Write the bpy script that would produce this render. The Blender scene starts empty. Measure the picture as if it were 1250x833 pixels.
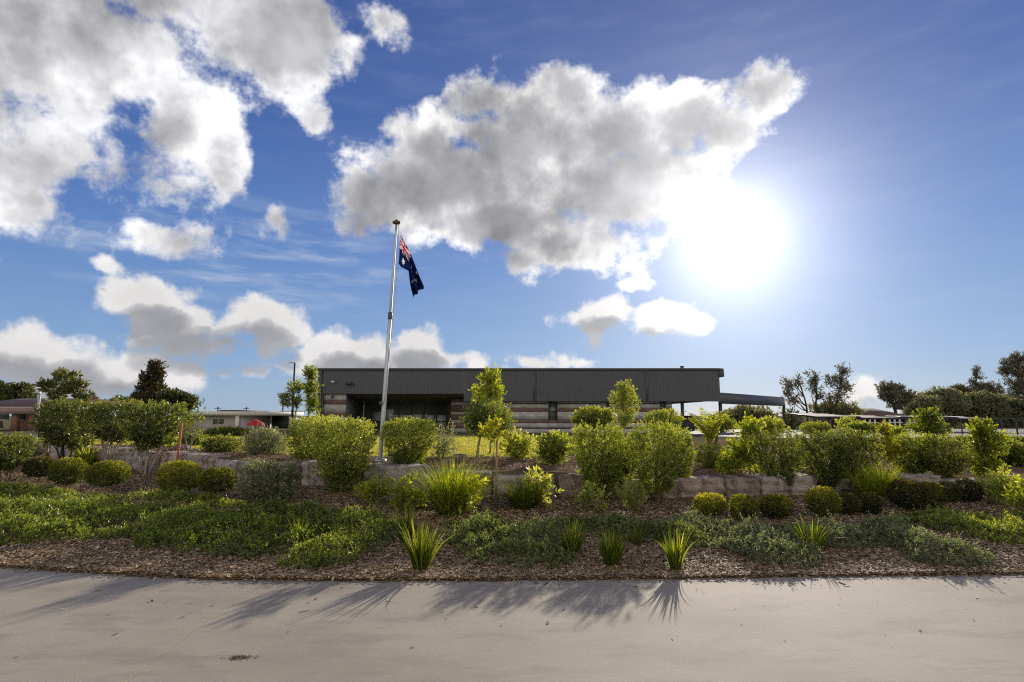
import bpy, math, random
import numpy as np
from math import radians as R, sin, cos, tan, pi, sqrt, atan2, asin, exp
rng = np.random.default_rng(11)
random.seed(5)
scene = bpy.context.scene
COL = scene.collection

# ---------------------------------------------------------------- camera
FPX, CX, CY = 694.0, 625.0, 416.5          # the photograph is 1250 x 833
EYE, PITCH = 1.6, R(7.5)
cam_d = bpy.data.cameras.new('camera')
cam = bpy.data.objects.new('camera', cam_d)
COL.objects.link(cam)
cam_d.sensor_width = 36.0
cam_d.lens = 36.0 * FPX / 1250.0
cam_d.clip_start, cam_d.clip_end = 0.05, 9000
cam.location = (0, 0, EYE)
cam.rotation_euler = (R(90) + PITCH, 0, 0)
scene.camera = cam
CP, SP = cos(PITCH), sin(PITCH)

def ray(px, py):
    u, v = (px - CX) / FPX, (CY - py) / FPX
    return np.array([u, CP - v * SP, SP + v * CP])

def at(px, py, d):
    """world point seen at that pixel, at depth y = d"""
    r = ray(px, py); t = d / r[1]
    return np.array([r[0] * t, d, EYE + r[2] * t])

SUN_DIR = ray(893, 288); SUN_DIR = SUN_DIR / np.linalg.norm(SUN_DIR)
SUN_AZ, SUN_EL = atan2(SUN_DIR[0], SUN_DIR[1]), asin(SUN_DIR[2])

# ---------------------------------------------------------------- object helpers
def tag(o, label=None, cat=None, group=None, kind=None):
    if label: o['label'] = label
    if cat: o['category'] = cat
    if group: o['group'] = group
    if kind: o['kind'] = kind
    return o

def empty(name, loc=(0, 0, 0), rz=0.0):
    o = bpy.data.objects.new(name, None)
    o.location = loc; o.rotation_euler = (0, 0, rz)
    o.empty_display_size = 0.1
    COL.objects.link(o)
    return o

def thing(name, label, cat, loc=(0, 0, 0), rz=0.0, group=None):
    return tag(empty(name, loc, rz), label, cat, group)

class MB:
    """collects polygons with numpy and builds ONE mesh object"""
    def __init__(s):
        s.v, s.f, s.n, s.a, s.k = [], [], 0, [], 0
        s.smooth = False
    def add(s, verts, faces, val=None):
        verts = np.asarray(verts, float).reshape(-1, 3)
        s.v.append(verts)
        s.f.append((np.asarray(faces) + s.n) if isinstance(faces, np.ndarray) else [[i + s.n for i in f] for f in faces])
        if val is None: val = np.full(len(verts), 0.5)
        elif np.isscalar(val): val = np.full(len(verts), float(val))
        s.a.append(val)
        s.n += len(verts)
        return s
    def box(s, x0, x1, y0, y1, z0, z1, val=None):
        v = [(x0,y0,z0),(x1,y0,z0),(x1,y1,z0),(x0,y1,z0),(x0,y0,z1),(x1,y0,z1),(x1,y1,z1),(x0,y1,z1)]
        return s.add(v, [[0,3,2,1],[4,5,6,7],[0,1,5,4],[1,2,6,5],[2,3,7,6],[3,0,4,7]], val)
    def prism(s, poly, z0, z1, val=None):
        n = len(poly)
        v = [(x, y, z0) for x, y in poly] + [(x, y, z1) for x, y in poly]
        f = [list(range(n))[::-1], list(range(n, 2*n))] + [[i, (i+1) % n, n+(i+1) % n, n+i] for i in range(n)]
        return s.add(v, f, val)
    def tube(s, pts, rad, sides=7, val=None, cap=True):
        pts = np.asarray(pts, float); n = len(pts)
        rad = np.broadcast_to(np.asarray(rad, float), (n,))
        tg = np.gradient(pts, axis=0); tg /= np.linalg.norm(tg, axis=1)[:, None] + 1e-9
        ref = np.array([0.31, 0.95, 0.05]) if abs(tg[0][2]) > 0.7 else np.array([0, 0, 1.0])
        a = np.cross(tg, ref); a /= np.linalg.norm(a, axis=1)[:, None] + 1e-9
        b = np.cross(tg, a)
        th = np.arange(sides) / sides * 2 * pi
        ring = pts[:, None] + rad[:, None, None] * (a[:, None] * np.cos(th)[None, :, None] + b[:, None] * np.sin(th)[None, :, None])
        f = []
        for i in range(n - 1):
            for j in range(sides):
                k = (j + 1) % sides
                f.append([i*sides+j, i*sides+k, (i+1)*sides+k, (i+1)*sides+j])
        if cap:
            f.append(list(range(sides))[::-1]); f.append([(n-1)*sides+j for j in range(sides)])
        return s.add(ring.reshape(-1, 3), f, val)
    def build(s, name, mat, parent=None, loc=None, smooth=None, rz=None):
        me = bpy.data.meshes.new(name)
        V = np.concatenate(s.v).astype(np.float32)
        loops, starts, tot = [], [], 0
        lens = []
        for f in s.f:
            if isinstance(f, np.ndarray):
                loops.append(f.reshape(-1)); lens.append(np.full(len(f), f.shape[1]))
            else:
                loops.append(np.array([i for q in f for i in q])); lens.append(np.array([len(q) for q in f]))
        loops = np.concatenate(loops).astype(np.int32); lens = np.concatenate(lens).astype(np.int32)
        starts = np.concatenate([[0], np.cumsum(lens)[:-1]]).astype(np.int32)
        me.vertices.add(len(V)); me.vertices.foreach_set('co', V.reshape(-1))
        me.loops.add(len(loops)); me.loops.foreach_set('vertex_index', loops)
        me.polygons.add(len(lens)); me.polygons.foreach_set('loop_start', starts)
        at_ = me.attributes.new('v', 'FLOAT', 'POINT')
        at_.data.foreach_set('value', np.concatenate(s.a).astype(np.float32))
        me.update(calc_edges=True); me.validate()
        if smooth if smooth is not None else s.smooth:
            me.polygons.foreach_set('use_smooth', np.ones(len(lens), bool))
        me.materials.append(mat)
        o = bpy.data.objects.new(name, me)
        COL.objects.link(o)
        if loc is not None: o.location = loc
        if rz is not None: o.rotation_euler = (0, 0, rz)
        if parent is not None: o.parent = parent
        return o

# ---------------------------------------------------------------- node helpers
class NT:
    def __init__(s, tree):
        s.t = tree; tree.nodes.clear()
    def n(s, typ, ins=None, **kw):
        nd = s.t.nodes.new(typ)
        for k, v in kw.items(): setattr(nd, k, v)
        for k, v in (ins or {}).items(): s.put(nd.inputs[k], v)
        return nd
    def put(s, sock, v):
        if isinstance(v, bpy.types.NodeSocket): s.t.links.new(v, sock)
        elif isinstance(v, bpy.types.Node): s.t.links.new(v.outputs[0], sock)
        elif v is not None: sock.default_value = v
    def m(s, op, a, b=None, c=None, clamp=False):
        nd = s.t.nodes.new('ShaderNodeMath'); nd.operation = op; nd.use_clamp = clamp
        s.put(nd.inputs[0], a)
        if b is not None: s.put(nd.inputs[1], b)
        if c is not None: s.put(nd.inputs[2], c)
        return nd.outputs[0]
    def vm(s, op, a, b=None, c=None, out=0):
        nd = s.t.nodes.new('ShaderNodeVectorMath'); nd.operation = op
        s.put(nd.inputs[0], a)
        if b is not None: s.put(nd.inputs[1], b)
        if c is not None: s.put(nd.inputs[2], c)
        return nd.outputs[out]
    def mix(s, f, a, b, mode='MIX'):
        nd = s.t.nodes.new('ShaderNodeMix'); nd.data_type = 'RGBA'; nd.blend_type = mode
        s.put(nd.inputs[0], f); s.put(nd.inputs[6], a); s.put(nd.inputs[7], b)
        return nd.outputs[2]
    def sstep(s, x, lo, hi):
        nd = s.t.nodes.new('ShaderNodeMapRange'); nd.interpolation_type = 'SMOOTHSTEP'
        s.put(nd.inputs[0], x); nd.inputs[1].default_value = lo; nd.inputs[2].default_value = hi
        return nd.outputs[0]
    def ramp(s, f, stops):
        nd = s.t.nodes.new('ShaderNodeValToRGB')
        e = nd.color_ramp.elements
        while len(e) < len(stops): e.new(0.5)
        for i, (p, c) in enumerate(stops):
            e[i].position = p; e[i].color = (*c, 1) if len(c) == 3 else c
        s.put(nd.inputs[0], f)
        return nd.outputs[0]
    def noise(s, vec, scale, detail=4, rough=0.5, out=0, **kw):
        nd = s.t.nodes.new('ShaderNodeTexNoise')
        for k, v in kw.items(): setattr(nd, k, v)
        s.put(nd.inputs['Vector'], vec); nd.inputs['Scale'].default_value = scale
        nd.inputs['Detail'].default_value = detail; nd.inputs['Roughness'].default_value = rough
        return nd.outputs[out]

def c4(c): return (*c, 1.0)

# ---------------------------------------------------------------- sky and sun
def azel(px, py):
    r = ray(px, py); r = r / np.linalg.norm(r)
    return atan2(r[0], r[1]), asin(r[2])

# cloud masses: centre and radii as they stand in the sky (azimuth / elevation), from the photograph
CLOUDS = [
 # high cloud bank on the left
 (80,50,200,110,.8),(40,190,110,70,.7),(225,150,72,80,.8),(330,40,100,75,1),(385,25,45,55,1),(265,175,45,55,.9),
 (35,245,75,33,.9),(185,212,65,38,.6),(-150,100,250,200,1),(80,-90,330,110,1),
 (470,22,26,13,.6),(386,143,14,24,.5),(362,90,26,30,.7),
 (212,295,54,22,.9),
 (190,366,60,26,1),(245,398,90,28,1),(315,392,62,30,1),(265,416,100,20,.9),(352,408,24,14,.8),(150,360,30,16,.8),
 (40,437,130,38,1),(150,455,100,26,.9),(15,412,60,18,.8),(90,470,140,18,.9),
 (300,453,44,11,.7),(430,428,62,26,1),(512,422,46,22,1),(392,442,40,17,.9),(576,434,20,10,.8),(470,446,135,15,1.3),(545,438,60,15,1.2),(420,440,60,22,1.2),
 (655,437,44,12,1.3),(704,440,14,5,.8),
 # the large cumulus beside the sun
 (455,243,62,44,1),(515,178,62,46,1),(545,225,125,72,1.05),(580,128,42,36,1),(650,190,120,90,1.05),(582,162,52,40,1.05),(695,112,48,40,1),
 (750,165,100,62,1.05),(835,152,80,44,1),(925,118,50,30,1),(890,165,52,46,1),(760,232,90,52,1),(700,300,90,38,1),
 (642,322,46,22,1),(432,268,36,26,1),(600,268,110,38,1.05),(838,222,50,36,.8),(955,130,26,8,.8),(755,215,120,50,1),
 (732,384,46,26,1.2),(800,389,52,20,1.2),(850,394,34,14,1),(770,346,15,5,.7),
 (1045,478,40,20,1),(332,272,14,10,.5),(128,322,10,4,.5),
]
def build_sky():
    w = bpy.data.worlds.new('World'); scene.world = w; w.use_nodes = True
    N = NT(w.node_tree)
    STR = 0.1
    tc = N.n('ShaderNodeTexCoord').outputs['Generated']
    D = N.vm('NORMALIZE', tc)
    sx = N.n('ShaderNodeSeparateXYZ', {0: D})
    az = N.m('ARCTAN2', sx.outputs[0], sx.outputs[1])
    el = N.m('ARCSINE', sx.outputs[2])
    # domain warp + billows
    wn = N.noise(D, 5.0, 3, .55, out=1)
    wv = N.vm('SUBTRACT', wn, (.5, .5, .5))
    wn2 = N.noise(D, 17.0, 3, .55, out=1)
    wv2 = N.vm('SUBTRACT', wn2, (.5, .5, .5))
    P0 = N.n('ShaderNodeCombineXYZ', {0: az, 1: el}).outputs[0]
    wsum = N.vm('MULTIPLY_ADD', wv, (.022, .018, 0), P0)
    P = N.vm('MULTIPLY_ADD', wv2, (.050, .044, 0), wsum)
    F = FU = None
    blobs = []
    for (cx, cy, rx, ry, s) in CLOUDS:
        a, e = azel(cx, cy)
        a1, _ = azel(cx + rx * .5, cy); a0, _ = azel(cx - rx * .5, cy)
        _, e1 = azel(cx, cy - ry * .5); _, e0 = azel(cx, cy + ry * .5)
        blobs.append((a, e, max(.004, (a1 - a0)), max(.003, (e1 - e0)), s))
    for (a, e, ra, re, s) in blobs:
        q = N.vm('LENGTH', N.vm('MULTIPLY_ADD', P, (1/ra, 1/re, 0), (-a/ra, -e/re, 0)), out=1)
        amp = s * min(.085, re * 1.2 + (.026 if e < R(14) else .012))
        g = N.m('MULTIPLY_ADD', q, -amp, amp)
        if e < R(15):
            qu = N.vm('LENGTH', N.vm('MULTIPLY_ADD', P, (1/ra, 1/re, 0), (-a/ra, -(e - .035)/re, 0)), out=1)
            gu = N.m('MULTIPLY_ADD', qu, -amp, amp)
            FU = gu if FU is None else N.m('SMOOTH_MAX', FU, gu, .01)
        F = g if F is None else N.m('SMOOTH_MAX', F, g, .012)
    vor = N.n('ShaderNodeTexVoronoi', {'Vector': N.vm('MULTIPLY_ADD', wv2, (.03, .03, .03), D), 'Scale': 15.0, 'Detail': 4.0, 'Roughness': .55, 'Lacunarity': 2.1}, feature='F1', normalize=True).outputs[0]
    fb = N.noise(D, 10.5, 9, .60)
    puff = N.m('MULTIPLY_ADD', vor, -.085, .030)
    fbm = N.m('MULTIPLY_ADD', fb, .19, -.098)
    dens = N.m('ADD', F, N.m('ADD', puff, fbm))
    alpha = N.sstep(dens, -.008, .030)
    # how thick the cloud is: thin and sunward rims are bright, the body is grey
    vor2 = N.n('ShaderNodeTexVoronoi', {'Vector': N.vm('MULTIPLY_ADD', wv2, (.05, .05, .05), N.vm('ADD', D, tuple(SUN_DIR * -.012))), 'Scale': 15.0, 'Detail': 3.0, 'Roughness': .5, 'Lacunarity': 2.1}, feature='F1', normalize=True).outputs[0]
    lo = N.m('ADD', N.m('MULTIPLY_ADD', N.noise(D, 8.0, 6, .55), .19, -.098), N.m('MULTIPLY_ADD', vor2, -.10, .036))
    thick = N.sstep(N.m('ADD', F, lo), -.012, .078)
    dotS = N.vm('DOT_PRODUCT', D, tuple(SUN_DIR), out=1)
    th = N.m('MULTIPLY', N.m('ARCCOSINE', N.m('MINIMUM', dotS, .999999)), 180 / pi)
    mott = N.noise(D, 10.0, 6, .56)
    cl = N.ramp(thick, [(0, (1.0, .99, .97)), (.18, (.86, .85, .84)), (.42, (.58, .58, .595)), (.75, (.40, .405, .43)), (1, (.31, .315, .34))])
    left = N.sstep(th, 26, 50)     # farther from the sun the cloud is lit from the side: whiter
    cl2 = N.ramp(thick, [(0, (.90, .91, .94)), (.25, (.86, .86, .88)), (.6, (.66, .66, .68)), (1, (.46, .465, .49))])
    cl = N.mix(left, cl, cl2)
    cl = N.vm('MULTIPLY', cl, N.ramp(mott, [(.32, (.60, .605, .62)), (.66, (1.38, 1.37, 1.36))]))
    # the low banks are lit from above: grey undersides, white tops
    low = N.sstep(el, R(17), R(10))
    base = N.sstep(N.m('ADD', FU, N.m('MULTIPLY_ADD', vor2, -.05, .016)), .0, .030)
    cl = N.mix(N.m('MULTIPLY', low, .85), cl, N.ramp(base, [(0, (.80, .78, .77)), (.3, (.52, .515, .53)), (1, (.30, .31, .34))]))
    cl = N.vm('SCALE', cl, None); N.put(cl.node.inputs[3], N.m('MULTIPLY_ADD', N.m('EXPONENT', N.m('MULTIPLY', N.m('POWER', N.m('DIVIDE', th, 11.0), 2.0), -1.0)), .6, 1.0))
    # clear sky
    sky = N.n('ShaderNodeTexSky', sky_type='NISHITA', sun_disc=False, sun_elevation=SUN_EL, sun_rotation=SUN_AZ,
              air_density=1.0, dust_density=.35, ozone_density=3.0, altitude=50)
    skyc = N.vm('MULTIPLY', sky.outputs[0], (STR*.36, STR*.38, STR*.44))
    grad = N.ramp(N.m('DIVIDE', el, R(60)), [(0, (.41,.56,.74)), (.10, (.275,.455,.77)), (.26, (.132,.28,.66)), (.46, (.048,.136,.46)), (.75, (.023,.074,.32)), (1, (.018,.058,.27))])
    skyc = N.mix(.72, skyc, grad)
    # thin high cirrus streaks
    sv = N.vm('MULTIPLY', P0, (5.0, 26.0, 1))
    ci = N.noise(sv, 1.3, 6, .62, noise_dimensions='3D')
    cm = N.vm('LENGTH', N.vm('MULTIPLY_ADD', P0, (1/.30, 1/.10, 0), tuple(-np.array([*azel(300, 315), 0]) * np.array([1/.30, 1/.10, 0]))), out=1)
    cir = N.m('MULTIPLY', N.sstep(ci, .42, .80), N.m('MULTIPLY_ADD', N.sstep(cm, .3, 1.2), -.55, .62))
    skyc = N.mix(cir, skyc, c4((.62, .68, .78)))
    out = N.mix(alpha, skyc, cl)
    # behind the viewer: unseen warm bright cloud banks, added as fill light
    rear = N.sstep(sx.outputs[1], .05, -.30)
    rn = N.noise(N.vm('MULTIPLY', D, (1, 1, 1.8)), 3.2, 7, .58)
    ra_ = N.m('MULTIPLY', N.m('MULTIPLY', N.sstep(rn, .40, .50), rear), N.sstep(el, R(58), R(30)))
    out = N.mix(ra_, out, N.ramp(N.noise(D, 8.0, 6, .6), [(.3, (1.05, .95, .79)), (.7, (1.8, 1.63, 1.36))]))
    # glow of the air and thin cloud round the sun
    def gauss(s, k): return N.m('MULTIPLY', N.m('EXPONENT', N.m('MULTIPLY', N.m('POWER', N.m('DIVIDE', th, s), 2.0), -1.0)), k)
    def expo(s, k): return N.m('MULTIPLY', N.m('EXPONENT', N.m('MULTIPLY', th, -1 / s)), k)
    glow = N.m('ADD', gauss(1.6, 30.0), N.m('ADD', expo(2.6, 1.6), N.m('ADD', gauss(9.5, .36), expo(17.0, .24))))
    gcol = N.vm('SCALE', (1.0, .975, .92), None); N.put(gcol.node.inputs[3], glow)
    out = N.vm('ADD', out, gcol)
    fin = N.vm('SCALE', out, None); N.put(fin.node.inputs[3], 1 / STR)
    bg = N.n('ShaderNodeBackground', {0: fin, 1: STR})
    N.n('ShaderNodeOutputWorld', {0: bg})
    w.cycles.sampling_method = 'MANUAL'; w.cycles.sample_map_resolution = 1024

    ld = bpy.data.lights.new('sun', 'SUN'); ld.energy = 5.0; ld.angle = R(.55); ld.color = (1, .90, .76)
    lo_ = bpy.data.objects.new('sun', ld); COL.objects.link(lo_)
    from mathutils import Vector
    lo_.rotation_euler = Vector(SUN_DIR).to_track_quat('Z', 'Y').to_euler()
    lo_.location = (20, 40, 30)
build_sky()

scene.view_settings.view_transform = 'Standard'
scene.view_settings.look = 'None'
scene.view_settings.exposure = 0
scene.render.engine = 'CYCLES'
scene.cycles.use_denoising = False
scene.cycles.pixel_filter_type = 'BLACKMAN_HARRIS'
scene.cycles.filter_width = 1.15
scene.cycles.sample_clamp_indirect = 2.0
scene.cycles.sample_clamp_direct = 3.0
scene.cycles.use_adaptive_sampling = False
scene.cycles.max_bounces = 6
scene.cycles.diffuse_bounces = 3
scene.cycles.transmission_bounces = 4
scene.cycles.transparent_max_bounces = 6
scene.cycles.caustics_reflective = False
scene.cycles.caustics_refractive = False
# ---------------------------------------------------------------- materials
def mat_new(name):
    m = bpy.data.materials.new(name); m.use_nodes = True
    return m, NT(m.node_tree)

def leaf_mat(name, stops, trans=.42, tmul=(1.9, 1.7, .55), gloss=.03, rough=.45):
    """leaf colour from the per-leaf value, light passing through from behind"""
    m, N = mat_new(name)
    v = N.n('ShaderNodeAttribute', attribute_name='v').outputs['Fac']
    pos = N.n('ShaderNodeNewGeometry').outputs['Position']
    big = N.noise(pos, 2.3, 3, .55)
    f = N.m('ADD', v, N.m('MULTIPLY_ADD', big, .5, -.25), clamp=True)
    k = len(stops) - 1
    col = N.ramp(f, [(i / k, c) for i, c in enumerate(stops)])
    d = N.n('ShaderNodeBsdfDiffuse', {0: col})
    t = N.n('ShaderNodeBsdfTranslucent', {0: N.vm('MINIMUM', N.vm('MULTIPLY', col, tmul), (.78, .74, .30))})
    g = N.n('ShaderNodeBsdfGlossy', {'Color': c4((.9, .95, .9)), 'Roughness': rough})
    mx = N.n('ShaderNodeMixShader', {0: trans, 1: d, 2: t})
    lw = N.n('ShaderNodeLayerWeight', {0: .35}).outputs['Fresnel']
    mx2 = N.n('ShaderNodeMixShader', {0: N.m('MULTIPLY', lw, gloss * 4, clamp=True), 1: mx, 2: g})
    N.n('ShaderNodeOutputMaterial', {0: mx2})
    return m

def hard_mat(name, col, rough=.7, var=.25, scale=6.0, bump=.15, metal=0.0, spec=.4, grime=None, stretch=(1, 1, 1), bscale=None, attr=0.0):
    m, N = mat_new(name)
    tc = N.n('ShaderNodeTexCoord').outputs['Object']
    vec = N.vm('MULTIPLY', tc, stretch)
    n1 = N.noise(vec, scale, 6, .6)
    n2 = N.noise(vec, scale * .17, 3, .5)
    f = N.m('ADD', N.m('MULTIPLY', n1, .6), N.m('MULTIPLY', n2, .4))
    lo = tuple(max(0, c * (1 - var * 1.6)) for c in col); hi = tuple(min(1, c * (1 + var * 1.6)) for c in col)
    c = N.ramp(f, [(.25, lo), (.75, hi)])
    if grime: c = N.mix(N.sstep(n2, .5, .75), c, c4(grime))
    if attr:
        v = N.n('ShaderNodeAttribute', attribute_name='v').outputs['Fac']
        c = N.vm('SCALE', c, None); N.put(c.node.inputs[3], N.m('MULTIPLY_ADD', v, attr, 1 - attr * .5))
    b = N.n('ShaderNodeBump', {'Strength': bump, 'Distance': .02, 'Height': N.noise(vec, bscale or scale * 3, 5, .6)})
    p = N.n('ShaderNodeBsdfPrincipled', {'Base Color': c, 'Roughness': rough, 'Metallic': metal, 'Specular IOR Level': spec, 'Normal': b.outputs[0]})
    N.n('ShaderNodeOutputMaterial', {0: p})
    return m

def concrete_mat():
    m, N = mat_new('concrete')
    tc = N.n('ShaderNodeTexCoord').outputs['Object']
    br = N.noise(N.vm('MULTIPLY', tc, (3.5, 95, 1)), 1.0, 4, .7)          # broomed across the slab
    st = N.noise(N.vm('MULTIPLY', tc, (.45, .8, 1)), 1.0, 6, .62)
    wr = N.noise(N.vm('MULTIPLY', tc, (.8, 2.0, 1)), 1.4, 8, .68)
    gr = N.noise(tc, 75, 6, .75); gr2 = N.noise(tc, 260, 2, .6)
    sp = N.noise(tc, 9, 6, .7); fk = N.n('ShaderNodeTexVoronoi', {'Vector': tc, 'Scale': 26.0}).outputs[0]
    c = N.ramp(st, [(.30, (.283, .248, .190)), (.5, (.385, .340, .262)), (.70, (.45, .400, .312))])
    c = N.mix(N.m('MULTIPLY', N.sstep(wr, .48, .66), .50), c, c4((.25, .212, .172)))
    c = N.vm('MULTIPLY', c, N.ramp(br, [(.3, (.90, .90, .90)), (.7, (1.08, 1.08, 1.08))]))
    c = N.vm('MULTIPLY', c, N.ramp(gr, [(.34, (.93, .93, .93)), (.66, (1.05, 1.05, 1.05))]))
    c = N.vm('MULTIPLY', c, N.ramp(gr2, [(.3, (.93, .93, .93)), (.7, (1.06, 1.06, 1.06))]))
    c = N.mix(N.m('MULTIPLY', N.sstep(sp, .63, .75), .25), c, c4((.19, .155, .12)))
    c = N.mix(N.m('MULTIPLY', N.sstep(fk, .055, .03), .35), c, c4((.13, .105, .08)))
    ck = N.n('ShaderNodeTexVoronoi', {'Vector': N.vm('MULTIPLY_ADD', N.noise(tc, 2.2, 5, .6, out=1), (.9, .9, 0), tc), 'Scale': .33}, feature='DISTANCE_TO_EDGE').outputs[0]
    c = N.mix(N.m('MULTIPLY', N.m('MULTIPLY', N.sstep(ck, .0035, .0008), N.sstep(st, .47, .55)), .12), c, c4((.12, .10, .08)))
    h = N.m('ADD', N.m('MULTIPLY', br, .5), N.m('MULTIPLY', gr, .7))
    b = N.n('ShaderNodeBump', {'Strength': .14, 'Distance': .005, 'Height': h})
    p = N.n('ShaderNodeBsdfPrincipled', {'Base Color': c, 'Roughness': .8, 'Specular IOR Level': .3, 'Normal': b.outputs[0]})
    N.n('ShaderNodeOutputMaterial', {0: p})
    return m

def ground_mat(name, a, b_, c_, scale=9):
    m, N = mat_new(name)
    tc = N.n('ShaderNodeTexCoord').outputs['Object']
    n1 = N.noise(tc, scale, 8, .7); n2 = N.noise(tc, .35, 4, .55); n3 = N.noise(tc, 55, 4, .7)
    col = N.ramp(N.m('ADD', N.m('MULTIPLY', n1, .5), N.m('MULTIPLY', n3, .5)), [(.3, a), (.5, b_), (.72, c_)])
    col = N.vm('MULTIPLY', col, N.ramp(n2, [(.3, (.72, .74, .72)), (.7, (1.2, 1.18, 1.15))]))
    bp = N.n('ShaderNodeBump', {'Strength': .8, 'Distance': .03, 'Height': N.m('ADD', n1, n3)})
    p = N.n('ShaderNodeBsdfDiffuse', {0: col, 'Normal': bp.outputs[0]})
    N.n('ShaderNodeOutputMaterial', {0: p})
    return m

def chip_mat():
    m, N = mat_new('bark_chips')
    v = N.n('ShaderNodeAttribute', attribute_name='v').outputs['Fac']
    c = N.ramp(v, [(0, (.09, .056, .028)), (.35, (.28, .19, .098)), (.7, (.55, .41, .24)), (1, (.80, .67, .44))])
    p = N.n('ShaderNodeBsdfPrincipled', {'Base Color': c, 'Roughness': .75, 'Specular IOR Level': .25})
    N.n('ShaderNodeOutputMaterial', {0: p})
    return m

def stone_mat():
    m, N = mat_new('sandstone')
    tc = N.n('ShaderNodeTexCoord').outputs['Object']
    v = N.n('ShaderNodeAttribute', attribute_name='v').outputs['Fac']
    st = N.noise(N.vm('MULTIPLY', tc, (1.2, 1.2, 7)), 1.3, 7, .65)
    bl = N.noise(tc, 4.5, 7, .68); fine = N.noise(tc, 38, 5, .7)
    c = N.ramp(N.m('ADD', N.m('MULTIPLY', st, .5), N.m('MULTIPLY', bl, .5)), [(.28, (.20, .17, .145)), (.44, (.40, .355, .31)), (.58, (.53, .49, .45)), (.75, (.66, .62, .57))])
    c = N.vm('MULTIPLY', c, N.ramp(v, [(0, (.62, .56, .55)), (.3, (1.0, .9, .8)), (.65, (.95, .97, 1.02)), (1, (1.2, 1.1, 1.0))]))
    c = N.mix(N.m('MULTIPLY', N.sstep(N.noise(N.vm('MULTIPLY', tc, (3, 3, .8)), 1.6, 5, .6), .50, .66), .75), c, c4((.085, .072, .062)))
    c = N.vm('MULTIPLY', c, N.ramp(fine, [(.32, (.68, .67, .66)), (.64, (1.18, 1.18, 1.18))]))
    h = N.m('ADD', N.m('MULTIPLY', bl, 1.0), N.m('MULTIPLY', fine, .3))
    b = N.n('ShaderNodeBump', {'Strength': 1.0, 'Distance': .07, 'Height': h})
    p = N.n('ShaderNodeBsdfPrincipled', {'Base Color': c, 'Roughness': .88, 'Specular IOR Level': .2, 'Normal': b.outputs[0]})
    N.n('ShaderNodeOutputMaterial', {0: p})
    return m

def masonry_mat(name, col, mortar, bw, bh, off=.5):
    m, N = mat_new(name)
    tc = N.n('ShaderNodeTexCoord').outputs['Object']
    s = N.n('ShaderNodeSeparateXYZ', {0: tc})
    vec = N.n('ShaderNodeCombineXYZ', {0: N.m('ADD', s.outputs[0], s.outputs[1]), 1: s.outputs[2]}).outputs[0]
    bt = N.n('ShaderNodeTexBrick', {'Vector': vec, 'Color1': c4(tuple(c * .82 for c in col)), 'Color2': c4(tuple(c * 1.14 for c in col)), 'Mortar': c4(mortar),
             'Scale': 1.0, 'Mortar Size': .008, 'Brick Width': bw, 'Row Height': bh}, offset=off)
    n = N.noise(tc, 2.2, 6, .6)
    c = N.vm('MULTIPLY', bt.outputs[0], N.ramp(n, [(.3, (.8, .8, .8)), (.7, (1.15, 1.15, 1.15))]))
    p = N.n('ShaderNodeBsdfPrincipled', {'Base Color': c, 'Roughness': .85, 'Specular IOR Level': .2})
    N.n('ShaderNodeOutputMaterial', {0: p})
    return m

def glass_mat(name, tint=(.02, .026, .026), rough=.06):
    m, N = mat_new(name)
    tc = N.n('ShaderNodeTexCoord').outputs['Object']
    n = N.noise(tc, .8, 3, .5)
    c = N.ramp(n, [(.3, tuple(c * .6 for c in tint)), (.7, tuple(c * 1.5 for c in tint))])
    p = N.n('ShaderNodeBsdfPrincipled', {'Base Color': c, 'Roughness': rough, 'Specular IOR Level': .6})
    N.n('ShaderNodeOutputMaterial', {0: p})
    return m

def flag_mat():
    m, N = mat_new('flag_cloth')
    c = N.n('ShaderNodeAttribute', attribute_name='paint').outputs['Color']
    tc = N.n('ShaderNodeTexCoord').outputs['Object']
    c = N.vm('MULTIPLY', c, N.ramp(N.noise(tc, 9, 4, .6), [(.3, (.85, .85, .85)), (.7, (1.12, 1.12, 1.12))]))
    d = N.n('ShaderNodeBsdfDiffuse', {0: c}); t = N.n('ShaderNodeBsdfTranslucent', {0: c})
    N.n('ShaderNodeOutputMaterial', {0: N.n('ShaderNodeMixShader', {0: .35, 1: d, 2: t})})
    return m

def stem_mat(name, col):
    return hard_mat(name, col, rough=.9, var=.4, scale=14, bump=.5, spec=.15)

M = {}
M['concrete'] = concrete_mat()
M['soil'] = ground_mat('bark_mulch_bed', (.085, .055, .032), (.22, .15, .088), (.44, .325, .2), 16)
M['dirt'] = ground_mat('dry_ground', (.09, .085, .05), (.16, .15, .085), (.24, .21, .13), 5)
M['lawn'] = ground_mat('lawn_turf', (.26, .27, .07), (.40, .39, .12), (.52, .48, .19), 12)
M['carpark'] = hard_mat('pale_car_park', (.17, .168, .16), rough=.85, var=.15, scale=3)
M['chips'] = chip_mat()
M['stone'] = stone_mat()
M['cladding'] = hard_mat('charcoal_cladding', (.080, .083, .094), rough=.5, var=.10, scale=1.5, bump=.02, spec=.45)
M['trim'] = hard_mat('dark_metal_trim', (.085, .086, .092), rough=.45, var=.1, scale=3, bump=.02)
M['soffit'] = hard_mat('soffit_lining', (.24, .22, .165), rough=.7, var=.12, scale=3, bump=.02)
M['block'] = masonry_mat('pale_split_block', (.43, .42, .40), (.27, .265, .25), .39, .195)
M['brick'] = masonry_mat('red_brown_brick', (.175, .115, .10), (.14, .105, .09), .23, .083)
M['darkband'] = hard_mat('dark_course', (.05, .05, .055), rough=.6, var=.15)
M['glass'] = glass_mat('dark_window_glass', (.085, .105, .085))
M['paleglass'] = glass_mat('pale_window_panel', (.42, .46, .50), .25)
M['whitemetal'] = hard_mat('white_metal', (.72, .73, .74), rough=.4, var=.05, bump=.02)
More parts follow.
